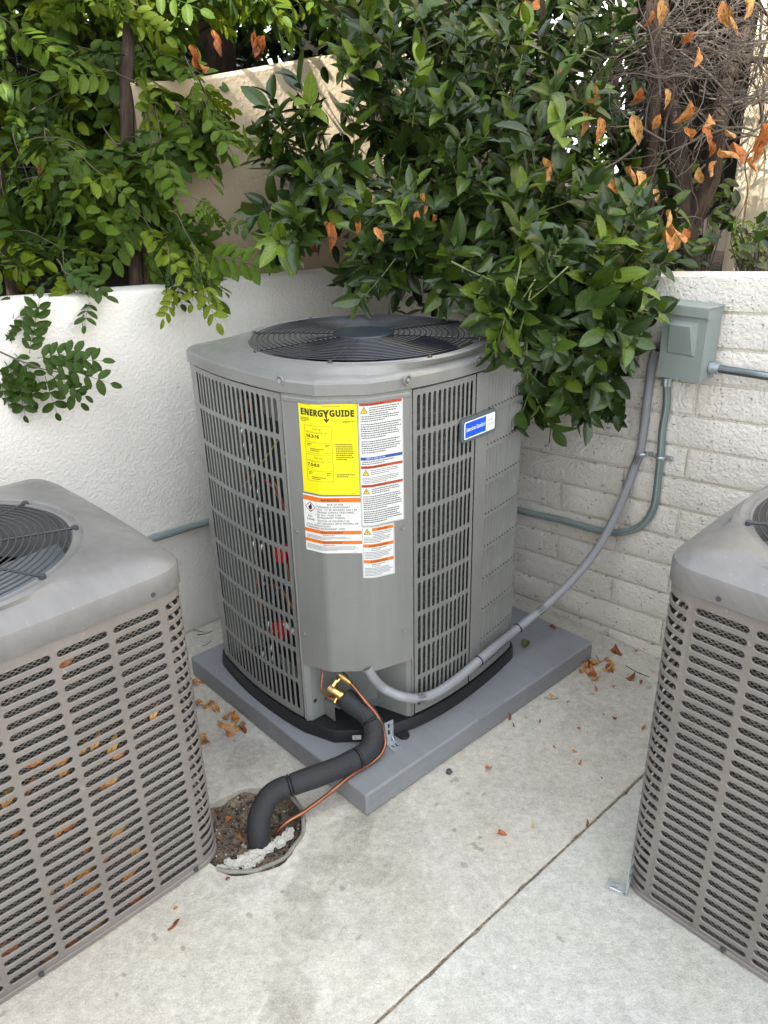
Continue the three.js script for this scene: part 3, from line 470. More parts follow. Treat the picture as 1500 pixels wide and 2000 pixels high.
{
  // front service panel, three facets
  const L = [U.A, U.B, U.C, U.D]; const mb = new MB(); const o = 0.002;
  const nrm = (a, b) => V(b.z - a.z, 0, -(b.x - a.x)).normalize().negate();
  const pts = []; const push = (p, y0, y1) => pts.push([p, y0, y1]);
  const hem = 0.012; const bot = [YP, YP, YP, YP + 0.004];
  const cols = L.map((p, k) => { const n = k === 0 ? nrm(L[0], L[1]) : k === 3 ? nrm(L[2], L[3]) : nrm(L[k - 1], L[k]).add(nrm(L[k], L[k + 1])).normalize(); return { p, n }; });
  let s = 0; const F = [];
  // round the two creases with three columns each
  const colsFine = []; cols.forEach((c, k) => { if (k === 1 || k === 2) { const a = L[k].clone().lerp(L[k - 1], 0.09), b = L[k].clone().lerp(L[k + 1], 0.09); const q = new THREE.QuadraticBezierCurve3(a, L[k], b); for (let j = 0; j <= 4; j++) colsFine.push(q.getPoint(j / 4)); } else colsFine.push(c.p); });
  colsFine.forEach((p, k) => { if (k) s += p.distanceTo(colsFine[k - 1]); const ring = []; const inw = V(FC.x - p.x, 0, FC.z - p.z).normalize(); for (const [y, d] of [[YP + 0.003, 0.012], [YP, 0.001], [YP + 0.002, -o], [0.7, -o], [YC - 0.022, -o], [YC - 0.019, -o - 0.0015], [YC - 0.012, -o - 0.0015], [YC - 0.009, -o], [YC, -o]]) ring.push(mb.v(p.x + inw.x * d, y, p.z + inw.z * d, s, y)); F.push(ring); });
  for (let k = 0; k < F.length - 1; k++) mb.strip(F[k + 1], F[k]);
  part('service_panel', mb.geo(0.35), mGrey, unit);
  // corner posts beside the panel
  const post = (p, q) => { const d = q.clone().sub(p).normalize(); const a = p.clone().addScaledVector(d, -0.001), b = p.clone().addScaledVector(d, 0.008); return tubeG([a.clone().setY(YB + 0.004), a.clone().setY(YC - 0.004)], 0.0035, 2, 8); };
  part('corner_post', post(U.A, cLeft.getPointAt(0.03)), mGrey, unit); part('corner_post', post(U.D, cRight.getPointAt(0.03)), mGrey, unit);
  // slotted left panel: nine rows of upright slots
  const rowsY = []; const yt = 1.036, yb = 0.130, RP = (yt - yb) / 9;
  const ml = new MB(), n = 19, e0 = 0.016, e1 = lenL - 0.010, pw = (e1 - e0) / n;
  for (let j = 0; j < 9; j++) { const a = yb + j * RP; for (let k = 0; k < n; k++) cell(ml, mapL, e0 + k * pw, e0 + (k + 1) * pw, a, a + RP, e0 + k * pw + 0.0037, e0 + (k + 1) * pw - 0.0037, a + 0.0065, a + RP - 0.0065, 0.0035, 1, 2, 0.0006, 0.0013); }
  plate(ml, mapL, 0.006, e0, YB + 0.004, YC - 0.006, 1); plate(ml, mapL, e1, lenL, YB + 0.004, YC - 0.006, 1); plate(ml, mapL, e0, e1, YB + 0.004, yb, 12); plate(ml, mapL, e0, e1, yt, YC - 0.006, 12);
  part('slotted_panel', ml.geo(0.5), mGrey, unit);
  // slotted right panel and fluted panel
  const mr = new MB(), nr = 12, f0 = 0.014, f1 = 0.213, pr = (f1 - f0) / nr;
  for (let j = 0; j < 9; j++) { const a = yb + j * RP; for (let k = 0; k < nr; k++) cell(mr, mapR, f0 + k * pr, f0 + (k + 1) * pr, a, a + RP, f0 + k * pr + 0.0031, f0 + (k + 1) * pr - 0.0031, a + 0.0065, a + RP - 0.0065, 0.003, 1, 2, 0.0006, 0.0013); }
  plate(mr, mapR, 0.006, f0, YB + 0.004, YC - 0.006, 1); plate(mr, mapR, f1, f1 + 0.008, YB + 0.004, YC - 0.006, 1); plate(mr, mapR, f0, f1, YB + 0.004, yb, 8); plate(mr, mapR, f0, f1, yt, YC - 0.006, 8);
  part('slotted_panel', mr.geo(0.5), mGrey, unit);
  // fluted corner panel: pressed ribs in nine rows
  const mf = new MB(); const g0 = 0.225, g1 = lenR; 
  const path = []; for (let k = 0; k <= 40; k++) path.push(outline.length && mapR(lerp(g0, g1, k / 40), 0, 0));
  const arcPts = []; for (let k = 0; k <= 10; k++) { const q = new THREE.QuadraticBezierCurve3(V(0.716, 0, -0.130), V(0.765, 0, -0.138), V(0.768, 0, -0.195)); arcPts.push(q.getPoint(k / 10)); }
  const full = path.concat(arcPts.slice(1)); for (let k = 1; k <= 12; k++) full.push(new THREE.QuadraticBezierCurve3(V(0.768, 0, -0.195), V(0.795, 0, -0.45), V(0.768, 0, -0.715)).getPoint(k / 12));
  const poly = new THREE.CurvePath(); for (let k = 0; k < full.length - 1; k++) poly.add(new THREE.LineCurve3(full[k], full[k + 1]));
  const PL = poly.getLength(); const mapF = (s, y, d) => { const t = clamp(s / PL, 0.0005, 0.9995); const p = poly.getPointAt(t), q = poly.getPointAt(Math.min(1, t + 0.0006)).sub(poly.getPointAt(Math.max(0, t - 0.0006))).normalize(); return V(p.x + q.z * d, y, p.z - q.x * d); };
  const ribs = 34, ribP = 0.0158, s0 = 0.052; const colS = [0, 0.004, s0 - 0.004]; for (let k = 0; k < ribs; k++) { const b = s0 + k * ribP; colS.push(b, b + 0.0035, b + 0.0085, b + 0.012); } colS.push(s0 + ribs * ribP + 0.004);
  const rowS = [YB + 0.004]; for (let j = 0; j < 9; j++) { const a = yb + j * RP; rowS.push(a + 0.006, a + 0.012, a + RP - 0.012, a + RP - 0.006); } rowS.push(YC - 0.006);
  const prof = k => { const q = (k - 3) % 4; return k < 3 || k >= 3 + ribs * 4 ? 0 : (q === 1 || q === 2) ? 1 : 0; }; let last = null;
  colS.forEach((s, k) => { const ring = rowS.map((y, j) => { const q = (j - 1) % 4; const inside = j > 0 && j < rowS.length - 1 && (q === 1 || q === 2); const d = inside ? (prof(k) ? 0.0058 : k < 3 ? 0 : 0) : 0; const p = mapF(s, y, d); return mf.v(p.x, p.y, p.z, s, y); }); if (last) mf.strip(ring, last); last = ring; });
  const fp = part('fluted_panel', mf.geo(0.5), mGrey, unit);
  const dots = []; for (let j = 0; j < 9; j++) for (let k = 0; k < ribs; k++) { const s = s0 + k * ribP + 0.006, y = yb + j * RP + 0.007; const p = mapF(s, y, 0.001), n2 = p.clone().sub(mapF(s, y, 0.01)).normalize(); dots.push(cyl(p, p.clone().addScaledVector(n2, 0.0018), 0.0025, 0.0025, 6)); }
  part('weep_hole', merged(dots), mBlack, fp);
  // plain back panel
  const mbk = new MB(); let lastR = null; for (let k = 16; k <= 16 + 8 + 14 + 8 + 2; k++) { const p = outline[k]; const r = [mbk.v(p.x, YB + 0.004, p.z, k * 0.03, 0), mbk.v(p.x, YC, p.z, k * 0.03, 1)]; if (lastR) mbk.strip(lastR, r); lastR = r; } part('back_panel', mbk.geo(0.5), mGrey, unit);
  // coil seen through the right slots, black liner sheet standing in for interior shade behind the left slots
  const mc = new MB(); plate(mc, mapR, 0.012, lenR - 0.01, 0.118, 1.02, 14, 0.030); part('coil', mc.geo(), mFin, unit);
  const md = new MB(); plate(md, (s, y, d) => { const p = mapL(s, y, 0.13); return p; }, 0.0, lenL, 0.118, 1.02, 10); part('shade_liner', md.geo(), mBlack, unit);
  const side = new MB(); for (const [p, q] of [[mapL(lenL, 0, 0.012), mapL(lenL, 0, 0.13)], [V(0.085, 0, -0.29), V(0.18, 0, -0.30)]]) { side.quad(side.v(p.x, 0.118, p.z), side.v(q.x, 0.118, q.z), side.v(q.x, 1.02, q.z), side.v(p.x, 1.02, p.z)); } part('inner_bulkhead', side.geo(), mGreyDark, unit);
  // hairpin bends of the coil end plate
  const r = rng(19); for (let j = 0; j < 20; j++) for (let k = 0; k < 2; k++) { const y = 0.20 + j * 0.041, z = -0.535 + k * 0.035 + (j % 2) * 0.006, x = 0.075 + 0.01 * r(); if (r() < 0.15) continue; part('hairpin_bend', new THREE.TorusGeometry(0.0105, 0.0042, 6, 10, Math.PI).rotateZ(Math.PI / 2).rotateY(0.3 + r() * 0.4).translate(x, y, z), r() < 0.8 ? mAlu : mCopper, unit); }
  const tubes = [[[0.085, 0.78, -0.42], [0.09, 0.70, -0.38], [0.09, 0.60, -0.345], [0.09, 0.52, -0.335]], [[0.09, 0.55, -0.40], [0.08, 0.45, -0.37], [0.085, 0.33, -0.36], [0.09, 0.14, -0.37]], [[0.08, 0.46, -0.47], [0.075, 0.47, -0.42], [0.08, 0.42, -0.37], [0.09, 0.35, -0.34]], [[0.085, 0.30, -0.325], [0.085, 0.2, -0.322], [0.085, 0.125, -0.322]]];
  for (const t of tubes) part('refrigerant_tube', tubeG(t.map(p => V(...p)), 0.006, 24, 8), mCopper, unit);
  for (const [u, v, rr] of [[546, 1082, 0.026], [541, 1234, 0.028]]) { const p = onX(u, v, 0.060); const n2 = V(-1, 0.15, 0.2).normalize(); const c = part('solenoid_cap', cyl(p.clone().addScaledVector(n2, -0.02), p, rr, rr, 24), mRed, unit, 'red plastic coil cap'); part('bolt', cyl(p, p.clone().addScaledVector(n2, 0.008), 0.006, 0.005, 8), mBrass, c); }
  part('wire', tubeG([onX(530, 1180, 0.075), onX(540, 1155, 0.07), onX(556, 1142, 0.07), onX(575, 1150, 0.075)], 0.0016, 16, 5), std({ color: lin(0.06, 0.2, 0.42), roughness: 0.5 }), unit, 'blue wire');
  part('wire', tubeG([onX(470, 955, 0.08), onX(510, 905, 0.075), onX(545, 858, 0.075)], 0.0014, 16, 5), std({ color: lin(0.5, 0.38, 0.05), roughness: 0.5 }), unit, 'yellow wire');
  part('wire', tubeG([onX(517, 937, 0.075), onX(535, 955, 0.07), onX(548, 980, 0.07), onX(560, 1000, 0.075)], 0.0022, 16, 5), std({ color: lin(0.45, 0.05, 0.06), roughness: 0.5 }), unit, 'red wire');
  part('filter_drier', cyl(onX(556, 1218, 0.07), onX(576, 1236, 0.07), 0.007, 0.007, 12), std({ color: lin(0.75, 0.75, 0.74), roughness: 0.4 }), unit);
  // valve recess below the panel
  const mv = new MB(); const rec = [V(0.048, 0, -0.303), V(0.062, 0, -0.292), V(0.15, 0, -0.292), V(0.235, 0, -0.215), V(0.262, 0, -0.122), V(0.272, 0, -0.110)]; let pr2 = null; rec.forEach((p, k) => { const q = [mv.v(p.x, YB - 0.004, p.z, k * 0.1, 0), mv.v(p.x, YP + 0.02, p.z, k * 0.1, 0.2)]; if (pr2) mv.strip(q, pr2); pr2 = q; }); part('valve_recess', mv.geo(0.4), mGreyDark, unit);
  part('valve_bracket', merged([boxG(0.102, 0.104, YB - 0.002, YB + 0.05, -0.29, -0.245), boxG(0.104, 0.14, YB + 0.048, YB + 0.05, -0.285, -0.225)]), mGrey, unit);
  const hole = part('knockout_hole', boxG(0.068, 0.078, 0.162, 0.172, -0.2915, -0.2905), mBlack, unit);
  // screws
  const sp = (u, v, f, n2, ring) => screwAt(unit, f(u, v), n2, ring ? 0.0062 : 0.0042, mScrew, ring);
  const nC = V(-0.66, 0, 0.75), nLf = V(-0.94, 0.0, 0.33), nRf = V(-0.25, 0, 0.97);
  screwAt(unit, onX(547, 744, 0.044), V(-0.99, 0, 0.1), 0.0062, mScrew, true); screwAt(unit, onZ(796, 742, -0.101), V(0, 0, 1), 0.0062, mScrew, true); screwAt(unit, onZ(935, 704, -0.094), V(0, 0, 1), 0.0062, mScrew, true);
  for (const [u, v] of [[558, 892], [580, 1038], [595, 1238]]) screwAt(unit, onX(u, v, 0.051), nLf, 0.0042);
  for (const [u, v] of [[787, 1032], [790, 1232]]) screwAt(unit, onZ(u, v, -0.109), nRf, 0.0042);
  // base pan ear
  const ear = onY(789, 1436, PAD + 0.004); part('mounting_ear', merged([cyl(V(ear.x, PAD + 0.001, ear.z), V(ear.x, PAD + 0.009, ear.z), 0.016, 0.015, 20), boxG(ear.x - 0.016, ear.x + 0.016, PAD + 0.0012, PAD + 0.0088, ear.z - 0.03, ear.z)]), mBlack, unit);
}
//#SECTION LABELS
// ------------------------------------------------------------------ stickers and badge
const fac = [U.A, U.B, U.C, U.D]; const facS = [0]; for (let k = 1; k < 4; k++) facS.push(facS[k - 1] + fac[k].distanceTo(fac[k - 1]));
function panelPoint(s, y, d) { let k = s < facS[1] ? 0 : s < facS[2] ? 1 : 2; const t = (s - facS[k]) / (facS[k + 1] - facS[k]); let p = fac[k].clone().lerp(fac[k + 1], t);
  for (const c of [1, 2]) { const a = fac[c].clone().lerp(fac[c - 1], 0.09), b = fac[c].clone().lerp(fac[c + 1], 0.09), w0 = facS[c] - a.distanceTo(fac[c]), w1 = facS[c] + b.distanceTo(fac[c]); if (s > w0 && s < w1) p = new THREE.QuadraticBezierCurve3(a, fac[c], b).getPoint((s - w0) / (w1 - w0)); }
  const inw = V(FC.x - p.x, 0, FC.z - p.z).normalize(); return V(p.x - inw.x * (0.002 + d), y, p.z - inw.z * (0.002 + d)); }
function sticker(name, label, s0, s1, y0, y1, tilt, t, d = 0.0009) {
  const mb = new MB(), n = 24, A = [], B = []; for (let k = 0; k <= n; k++) { const q = k / n, s = lerp(s0, s1, q); const lift = lerp(tilt[0], tilt[1], q); A.push(mb.vv(panelPoint(s, y1 + lift, d), q, 1)); B.push(mb.vv(panelPoint(s, y0 + lift, d), q, 0)); }
  mb.strip(A, B); const m = part(name, mb.geo(0.5), std({ map: t, color: lin(0.74, 0.74, 0.74), roughness: 0.55 }), unit, label); return m;
}
function greek(c, x, y, w, n, lh, px, seed, col) { const r = rng(seed); c.fillStyle = col; for (let k = 0; k < n; k++) { let q = x; const end = x + w * (k === n - 1 ? 0.6 : 0.86 + 0.14 * r()); while (q < end) { const L = px * (0.9 + 2.6 * r()); c.fillRect(q, y + k * lh + lh * 0.25, Math.min(L, end - q), lh * 0.48); q += L + px * 0.5; } } }
const INK = '#3a3608';
const tEnergy = canvasTex(700, 1120, (c, w, h) => {
  c.fillStyle = '#fdf000'; c.fillRect(0, 0, w, h); c.fillStyle = INK; c.textBaseline = 'alphabetic';
  greek(c, 20, 12, 240, 1, 16, 6, 2, '#6d660a'); greek(c, 300, 22, 360, 1, 14, 5, 3, '#6d660a');
  c.fillStyle = '#2e2a05'; c.font = 'bold 104px sans-serif'; const word = (t, x, wd, y) => { c.save(); c.translate(x, y); c.scale(wd / c.measureText(t).width, 1); c.lineWidth = 7; c.strokeStyle = '#2e2a05'; c.strokeText(t, 0, 0); c.fillText(t, 0, 0); c.restore(); };
  word('ENERG', 24, 292, 148); word('GUIDE', 384, 288, 148); c.font = 'bold 118px sans-serif'; c.save(); c.translate(312, 158); c.strokeStyle = '#2e2a05'; c.lineWidth = 7; c.strokeText('Y', 0, 0); c.fillText('Y', 0, 0); c.restore();
  c.fillRect(342, 120, 15, 82); c.beginPath(); c.moveTo(316, 182); c.lineTo(350, 226); c.lineTo(384, 182); c.lineTo(372, 172); c.lineTo(350, 198); c.lineTo(328, 172); c.fill();
  greek(c, 22, 176, 120, 3, 18, 5, 5, '#4a4505'); greek(c, 530, 196, 150, 2, 18, 5, 6, '#4a4505');
  const boxed = (y, t, code, val, mk) => { c.strokeStyle = '#4a4505'; c.lineWidth = 3; c.strokeRect(70, y, 330, 330); c.fillStyle = '#4d4807'; c.textAlign = 'center'; c.font = '32px sans-serif'; c.fillText(t, 225, y + 48); c.font = '29px sans-serif'; c.textAlign = 'left'; c.fillText('Efficiency Rating', 84, y + 88); c.font = '18px sans-serif'; c.fillText(code, 310, y + 88); c.fillStyle = '#2e2a05'; c.font = 'bold 52px sans-serif'; c.strokeStyle = '#2e2a05'; c.lineWidth = 3; c.strokeText(val, 82, y + 144); c.fillText(val, 82, y + 144); c.fillRect(92, y + 160, 12, 8); c.fillRect(mk, y + 160, 12, 8); c.fillRect(88, y + 200, 290, 3); c.fillRect(88, y + 184, 3, 18); c.fillRect(376, y + 184, 3, 18); greek(c, 90, y + 214, 60, 2, 20, 5, y, '#4a4505'); greek(c, 320, y + 214, 64, 2, 20, 5, y + 1, '#4a4505'); greek(c, 130, y + 270, 200, 2, 22, 6, y + 2, '#4a4505'); };
  boxed(270, 'Cooling', '(SEER2)', '14.3-16', 110); boxed(625, 'Heating', '(HSPF2)', '7.5-8.5', 134);
  greek(c, 440, 476, 210, 8, 26, 7, 21, '#4a4505'); greek(c, 440, 850, 220, 2, 26, 7, 22, '#4a4505'); greek(c, 600, 1096, 84, 1, 14, 5, 23, '#6d660a');
});
sticker('energy_label', 'yellow energy guide sticker', 0.0455, 0.186, 0.806, 1.030, [0.003, -0.001], tEnergy);
const warnHead = (c, x, y, w, h, t, fs, col) => { c.fillStyle = col; c.fillRect(x, y, w, h); c.fillStyle = '#4a1c05'; c.font = `bold ${fs}px sans-serif`; c.textAlign = 'center'; c.fillText(t, x + w / 2, y + h * 0.80); c.textAlign = 'left'; };
const triangle = (c, x, y, s) => { c.fillStyle = '#2a2400'; c.beginPath(); c.moveTo(x, y + s * 0.9); c.lineTo(x + s, y + s * 0.9); c.lineTo(x + s / 2, y); c.fill(); c.fillStyle = '#f7d413'; c.beginPath(); c.moveTo(x + s * 0.12, y + s * 0.83); c.lineTo(x + s * 0.88, y + s * 0.83); c.lineTo(x + s / 2, y + s * 0.14); c.fill(); c.fillStyle = '#222'; c.beginPath(); c.moveTo(x + s * 0.54, y + s * 0.32); c.lineTo(x + s * 0.42, y + s * 0.56); c.lineTo(x + s * 0.5, y + s * 0.56); c.lineTo(x + s * 0.45, y + s * 0.78); c.lineTo(x + s * 0.6, y + s * 0.48); c.lineTo(x + s * 0.52, y + s * 0.48); c.fill(); };
const tWarn = canvasTex(720, 780, (c, w, h) => {
  c.fillStyle = '#f4f5f2'; c.fillRect(0, 0, w, h); const O = '#f07a1a';
  warnHead(c, 0, 18, w, 62, 'WARNING', 46, O);
  c.strokeStyle = '#8f8f8c'; c.lineWidth = 3; c.strokeRect(22, 84, 150, 176); c.save(); c.translate(96, 168); c.rotate(Math.PI / 4); c.strokeStyle = '#a8334a'; c.lineWidth = 9; c.strokeRect(-48, -48, 96, 96); c.restore();
  c.fillStyle = '#222'; c.beginPath(); c.moveTo(96, 118); c.bezierCurveTo(132, 150, 122, 200, 96, 206); c.bezierCurveTo(70, 200, 60, 170, 80, 150); c.bezierCurveTo(84, 160, 90, 150, 96, 118); c.fill(); c.fillRect(68, 212, 56, 6);
  c.fillStyle = '#3c3c3c'; c.font = 'bold 38px sans-serif'; c.fillText('A2L', 52, 306); c.fillText('R454B', 34, 350);
  c.font = '34px sans-serif'; c.fillStyle = '#2c2c2c'; c.strokeStyle = '#2c2c2c'; c.lineWidth = 1.2;
  const ln = [[320, 122, 'RISK OF FIRE'], [184, 158, 'FLAMMABLE REFRIGERANT'], [184, 194, 'USED. TO BE REPAIRED ONLY BY'], [184, 230, 'TRAINED SERVICE PERSONNEL.'], [184, 268, 'DO NOT PUNCTURE'], [184, 304, 'REFRIGERANT TUBING.'], [184, 346, 'DISPOSE OF PROPERLY IN'], [184, 382, 'ACCORDANCE WITH FEDERAL OR'], [24, 418, 'LOCAL REGULATIONS'], [24, 454, 'FLAMMABLE REFRIGERANT USED']];
  for (const [x, y, t] of ln) { c.save(); c.translate(x, y); const m = c.measureText(t).width; c.scale(Math.min(1, (w - x - 16) / m), 1); c.strokeText(t, 0, 0); c.fillText(t, 0, 0); c.restore(); }
  warnHead(c, 0, 466, w, 50, 'AVERTISSEMENT', 36, O); greek(c, 250, 522, 250, 1, 22, 8, 31, '#6a6a6a'); greek(c, 20, 546, 560, 3, 17, 6, 32, '#777');
  warnHead(c, 0, 606, w, 46, 'ADVERTENCIA', 36, O); greek(c, 250, 658, 250, 1, 20, 8, 33, '#6a6a6a'); greek(c, 20, 682, 660, 4, 17, 6, 34, '#777'); greek(c, 590, 758, 110, 1, 14, 5, 35, '#999');
});
sticker('warning_label', 'white and orange flammable refrigerant sticker', 0.042, 0.187, 0.650, 0.802, [0.002, -0.001], tWarn);
const tLong = canvasTex(560, 1500, (c, w, h) => {
  c.fillStyle = '#eef0ee'; c.fillRect(0, 0, w, h); c.strokeStyle = '#77808a'; c.lineWidth = 4; c.strokeRect(8, 8, w - 16, h - 16); const Rd = '#c24a26';
  const bar = (y, seed) => { c.fillStyle = Rd; c.fillRect(14, y, w - 28, 34); greek(c, 30, y + 8, w - 70, 1, 20, 9, seed, '#5c1f10'); };
  bar(16, 1); triangle(c, 26, 56, 86); const ink = '#4b4e52'; greek(c, 128, 62, 400, 4, 25, 9, 2, ink); greek(c, 28, 160, 500, 3, 25, 9, 3, ink);
  greek(c, 28, 250, 510, 7, 26, 9, 4, ink); greek(c, 28, 450, 510, 6, 26, 9, 5, ink); c.fillStyle = '#2452ad'; c.fillRect(14, 648, w - 28, 36); greek(c, 80, 656, 400, 1, 20, 22, 6, '#cfdcf2'); greek(c, 28, 692, 480, 2, 24, 9, 7, ink);
  bar(752, 8); triangle(c, 26, 794, 84); greek(c, 128, 800, 400, 3, 22, 8, 9, '#7a7d80'); greek(c, 28, 888, 500, 4, 20, 8, 10, '#7a7d80');
  bar(980, 11); triangle(c, 26, 1020, 84); greek(c, 128, 1028, 400, 3, 25, 9, 12, ink); greek(c, 28, 1116, 510, 7, 26, 9, 13, ink); greek(c, 28, 1306, 510, 6, 27, 9, 14, ink);
});
sticker('warning_label', 'tall white sticker with small print in three languages', 0.188, 0.301, 0.722, 1.034, [0, -0.001], tLong);
const tSmall = canvasTex(420, 700, (c, w, h) => {
  c.fillStyle = '#eef0ee'; c.fillRect(0, 0, w, h); c.strokeStyle = '#8a9198'; c.lineWidth = 4; c.strokeRect(10, 10, w - 20, h - 20); const O = '#ee7d22';
  triangle(c, 22, 26, 88); warnHead(c, 122, 22, 284, 42, 'WARNING', 30, O); const ink = '#7a8088'; greek(c, 130, 74, 260, 3, 22, 7, 41, ink); greek(c, 26, 140, 360, 4, 20, 7, 42, ink);
  warnHead(c, 14, 236, w - 28, 44, 'AVERTISSEMENT', 34, O); greek(c, 110, 288, 200, 2, 22, 7, 43, ink); greek(c, 26, 338, 360, 5, 20, 7, 44, ink);
  warnHead(c, 14, 452, w - 28, 44, 'ADVERTENCIA', 34, O); greek(c, 110, 504, 200, 2, 22, 7, 45, ink); greek(c, 26, 556, 360, 6, 20, 7, 46, ink);
});
sticker('warning_label', 'short white sticker with orange bars', 0.187, 0.273, 0.578, 0.7195, [0.001, -0.002], tSmall, 0.0005);
{
  // maker's badge: rounded plaque, grey frame, white field, blue plate with script
  const c0 = mapR(0.158, 0, -0.004), c1 = mapR(0.302, 0, -0.004); const bx = c1.clone().sub(c0).normalize(), bn = V(-bx.z, 0, bx.x); const W = c0.distanceTo(c1), H = 0.060, yc = 0.909, sk = 0.0;
  const rr = (w, h, r) => { const s = new THREE.Shape(); s.moveTo(-w / 2 + r, -h / 2); s.lineTo(w / 2 - r, -h / 2); s.quadraticCurveTo(w / 2, -h / 2, w / 2, -h / 2 + r); s.lineTo(w / 2, h / 2 - r); s.quadraticCurveTo(w / 2, h / 2, w / 2 - r, h / 2); s.lineTo(-w / 2 + r, h / 2); s.quadraticCurveTo(-w / 2, h / 2, -w / 2, h / 2 - r); s.lineTo(-w / 2, -h / 2 + r); s.quadraticCurveTo(-w / 2, -h / 2, -w / 2 + r, -h / 2); return s; };
  const M = new THREE.Matrix4().makeBasis(bx, Y0, bn).setPosition(c0.clone().lerp(c1, 0.5).setY(yc));
  const fr = part('badge', new THREE.ExtrudeGeometry(rr(W, H, 0.012), { depth: 0.005, bevelThickness: 0.002, bevelSize: 0.002, bevelSegments: 2, curveSegments: 8 }).applyMatrix4(M), std({ color: lin(0.085, 0.11, 0.12), roughness: 0.5 }), unit, 'blue and white maker badge in a dark grey frame');
  const tB = canvasTex(800, 320, (c, w, h) => { c.fillStyle = '#e9ecee'; c.fillRect(0, 0, w, h); c.fillStyle = '#0f55d8'; c.beginPath(); c.moveTo(26, 22); c.lineTo(560, 22); c.lineTo(560, h - 22); c.lineTo(26, h - 22); c.fill(); c.fillStyle = '#eef4ff'; c.font = 'italic bold 84px serif'; c.save(); c.translate(44, 186); const t = 'American Standard'; c.scale(496 / c.measureText(t).width, 1.15); c.fillText(t, 0, 0); c.restore(); c.fillStyle = '#6f7fa8'; c.font = 'italic 62px serif'; c.fillText('Gold', 610, 138); c.fillText('Series', 590, 220); });
  const g = new THREE.ShapeGeometry(rr(W - 0.014, H - 0.014, 0.006), 8); uvBy(g, (x, y) => [x / (W - 0.014) + 0.5, y / (H - 0.014) + 0.5]);
  part('badge_face', g.applyMatrix4(M.clone().multiply(new THREE.Matrix4().makeTranslation(0, 0, 0.0076))), std({ map: tB, roughness: 0.35 }), fr);
}
//#SECTION PIPES
// ------------------------------------------------------------------ valves, line set, conduit
{
  const o = thing('service_valves', 'pair of brass service valves under the grey service panel', 'valve');
  const V1 = onY(642, 1342, 0.222), V2 = onY(676, 1364, 0.196); const d = V2.clone().sub(V1).normalize();
  const low = part('valve_body', merged([cyl(V1.clone().addScaledVector(d, 0.014), V1.clone().addScaledVector(d, 0.03), 0.0145, 0.0145, 6), cyl(V1.clone().addScaledVector(d, 0.03), V2, 0.0125, 0.0135, 18), cyl(V1.clone().addScaledVector(d, 0.036), V1.clone().addScaledVector(d, 0.046), 0.0165, 0.0165, 6), cyl(V2.clone().addScaledVector(d, -0.004), V2.clone().addScaledVector(d, 0.004), 0.0125, 0.0125, 18)]), mBrass, o);
  part('cap', merged([cyl(V1, V1.clone().addScaledVector(d, 0.014), 0.0135, 0.014, 18)]), std({ color: lin(0.55, 0.36, 0.17), metalness: 0.9, roughness: 0.45 }), low);
  const p0 = V1.clone().lerp(V2, 0.6), p1 = onY(653, 1371, 0.187); part('service_port', merged([cyl(p0, p1, 0.006, 0.006, 10), cyl(p0.clone().lerp(p1, 0.55), p1, 0.0085, 0.0085, 6)]), mBrass, low);
  const Q1 = onY(664, 1317, 0.262), Q2 = onY(676, 1327, 0.252); const up = part('valve_body', merged([cyl(Q1, Q2, 0.0125, 0.0125, 6), cyl(Q1.clone().lerp(Q2, 0.4), Q2.clone().add(Q2.clone().sub(Q1).multiplyScalar(0.7)), 0.0075, 0.007, 14)]), mBrass, o);
  const q1 = onY(650, 1341, 0.240); part('service_port', merged([cyl(Q1.clone().lerp(Q2, 0.3), q1, 0.006, 0.006, 10), cyl(Q1.clone().lerp(q1, 0.5), q1, 0.0085, 0.0085, 6)]), mBrass, up);
  part('capillary', tubeG([onY(631, 1305, 0.285), onY(629, 1325, 0.262), onY(628, 1346, 0.235), onY(640, 1362, 0.205), onY(655, 1368, 0.192)], 0.0035, 24, 8), mCopper, o);
}
{
  const o = thing('insulated_line', 'fat black foam insulated refrigerant line bending from the valves into the ground', 'pipe');
  const P = [[672, 1360, 0.200], [690, 1376, 0.186], [717, 1396, 0.165], [731, 1425, 0.135], [722, 1462, 0.107], [680, 1490, 0.102], [625, 1513, 0.104], [575, 1531, 0.100], [530, 1552, 0.086], [508, 1592, 0.050], [505, 1630, 0.010], [512, 1668, -0.05]].map(([u, v, y]) => onY(u, v, y));
  const cv = new THREE.CatmullRomCurve3(P, false, 'centripetal'); const R = 0.0285;
  const cuts = [0, 0.155, 0.355, 0.66, 1];
  for (let k = 0; k < 4; k++) { const pts = [], rad = []; const n = 36; for (let j = 0; j <= n; j++) pts.push(cv.getPointAt(lerp(cuts[k] + (k ? 0.003 : 0), cuts[k + 1] - 0.003, j / n)));
    const c2 = new THREE.CatmullRomCurve3(pts); const g = new THREE.TubeGeometry(c2, 60, R, 22, false); const p = g.attributes.position; const fr = 23; for (let i = 0; i < p.count; i++) { const ring = Math.floor(i / fr), t = ring / 60; const c = c2.getPointAt(t); const edge = Math.min(t, 1 - t) * 60; const f = (edge < 3 ? 0.80 + 0.2 * Math.sqrt(1 - Math.pow(1 - edge / 3, 2)) : 1) * (1 + 0.02 * Math.sin(t * 9 + k)) ; p.setXYZ(i, c.x + (p.getX(i) - c.x) * f, c.y + (p.getY(i) - c.y) * f, c.z + (p.getZ(i) - c.z) * f); } g.computeVertexNormals();
    part('foam_sleeve', uvBy(g, (x, y, z) => [x * 2 + y, z * 2 + y]), mFoam, o); }
  for (const t of [0.155, 0.355, 0.66]) { const c = cv.getPointAt(t), q = cv.getTangentAt(t); part('cable_tie', new THREE.TorusGeometry(R * 0.93, 0.0026, 8, 36).applyQuaternion(new THREE.Quaternion().setFromUnitVectors(Z0, q)).translate(c.x, c.y, c.z), mBlack, o); }
}
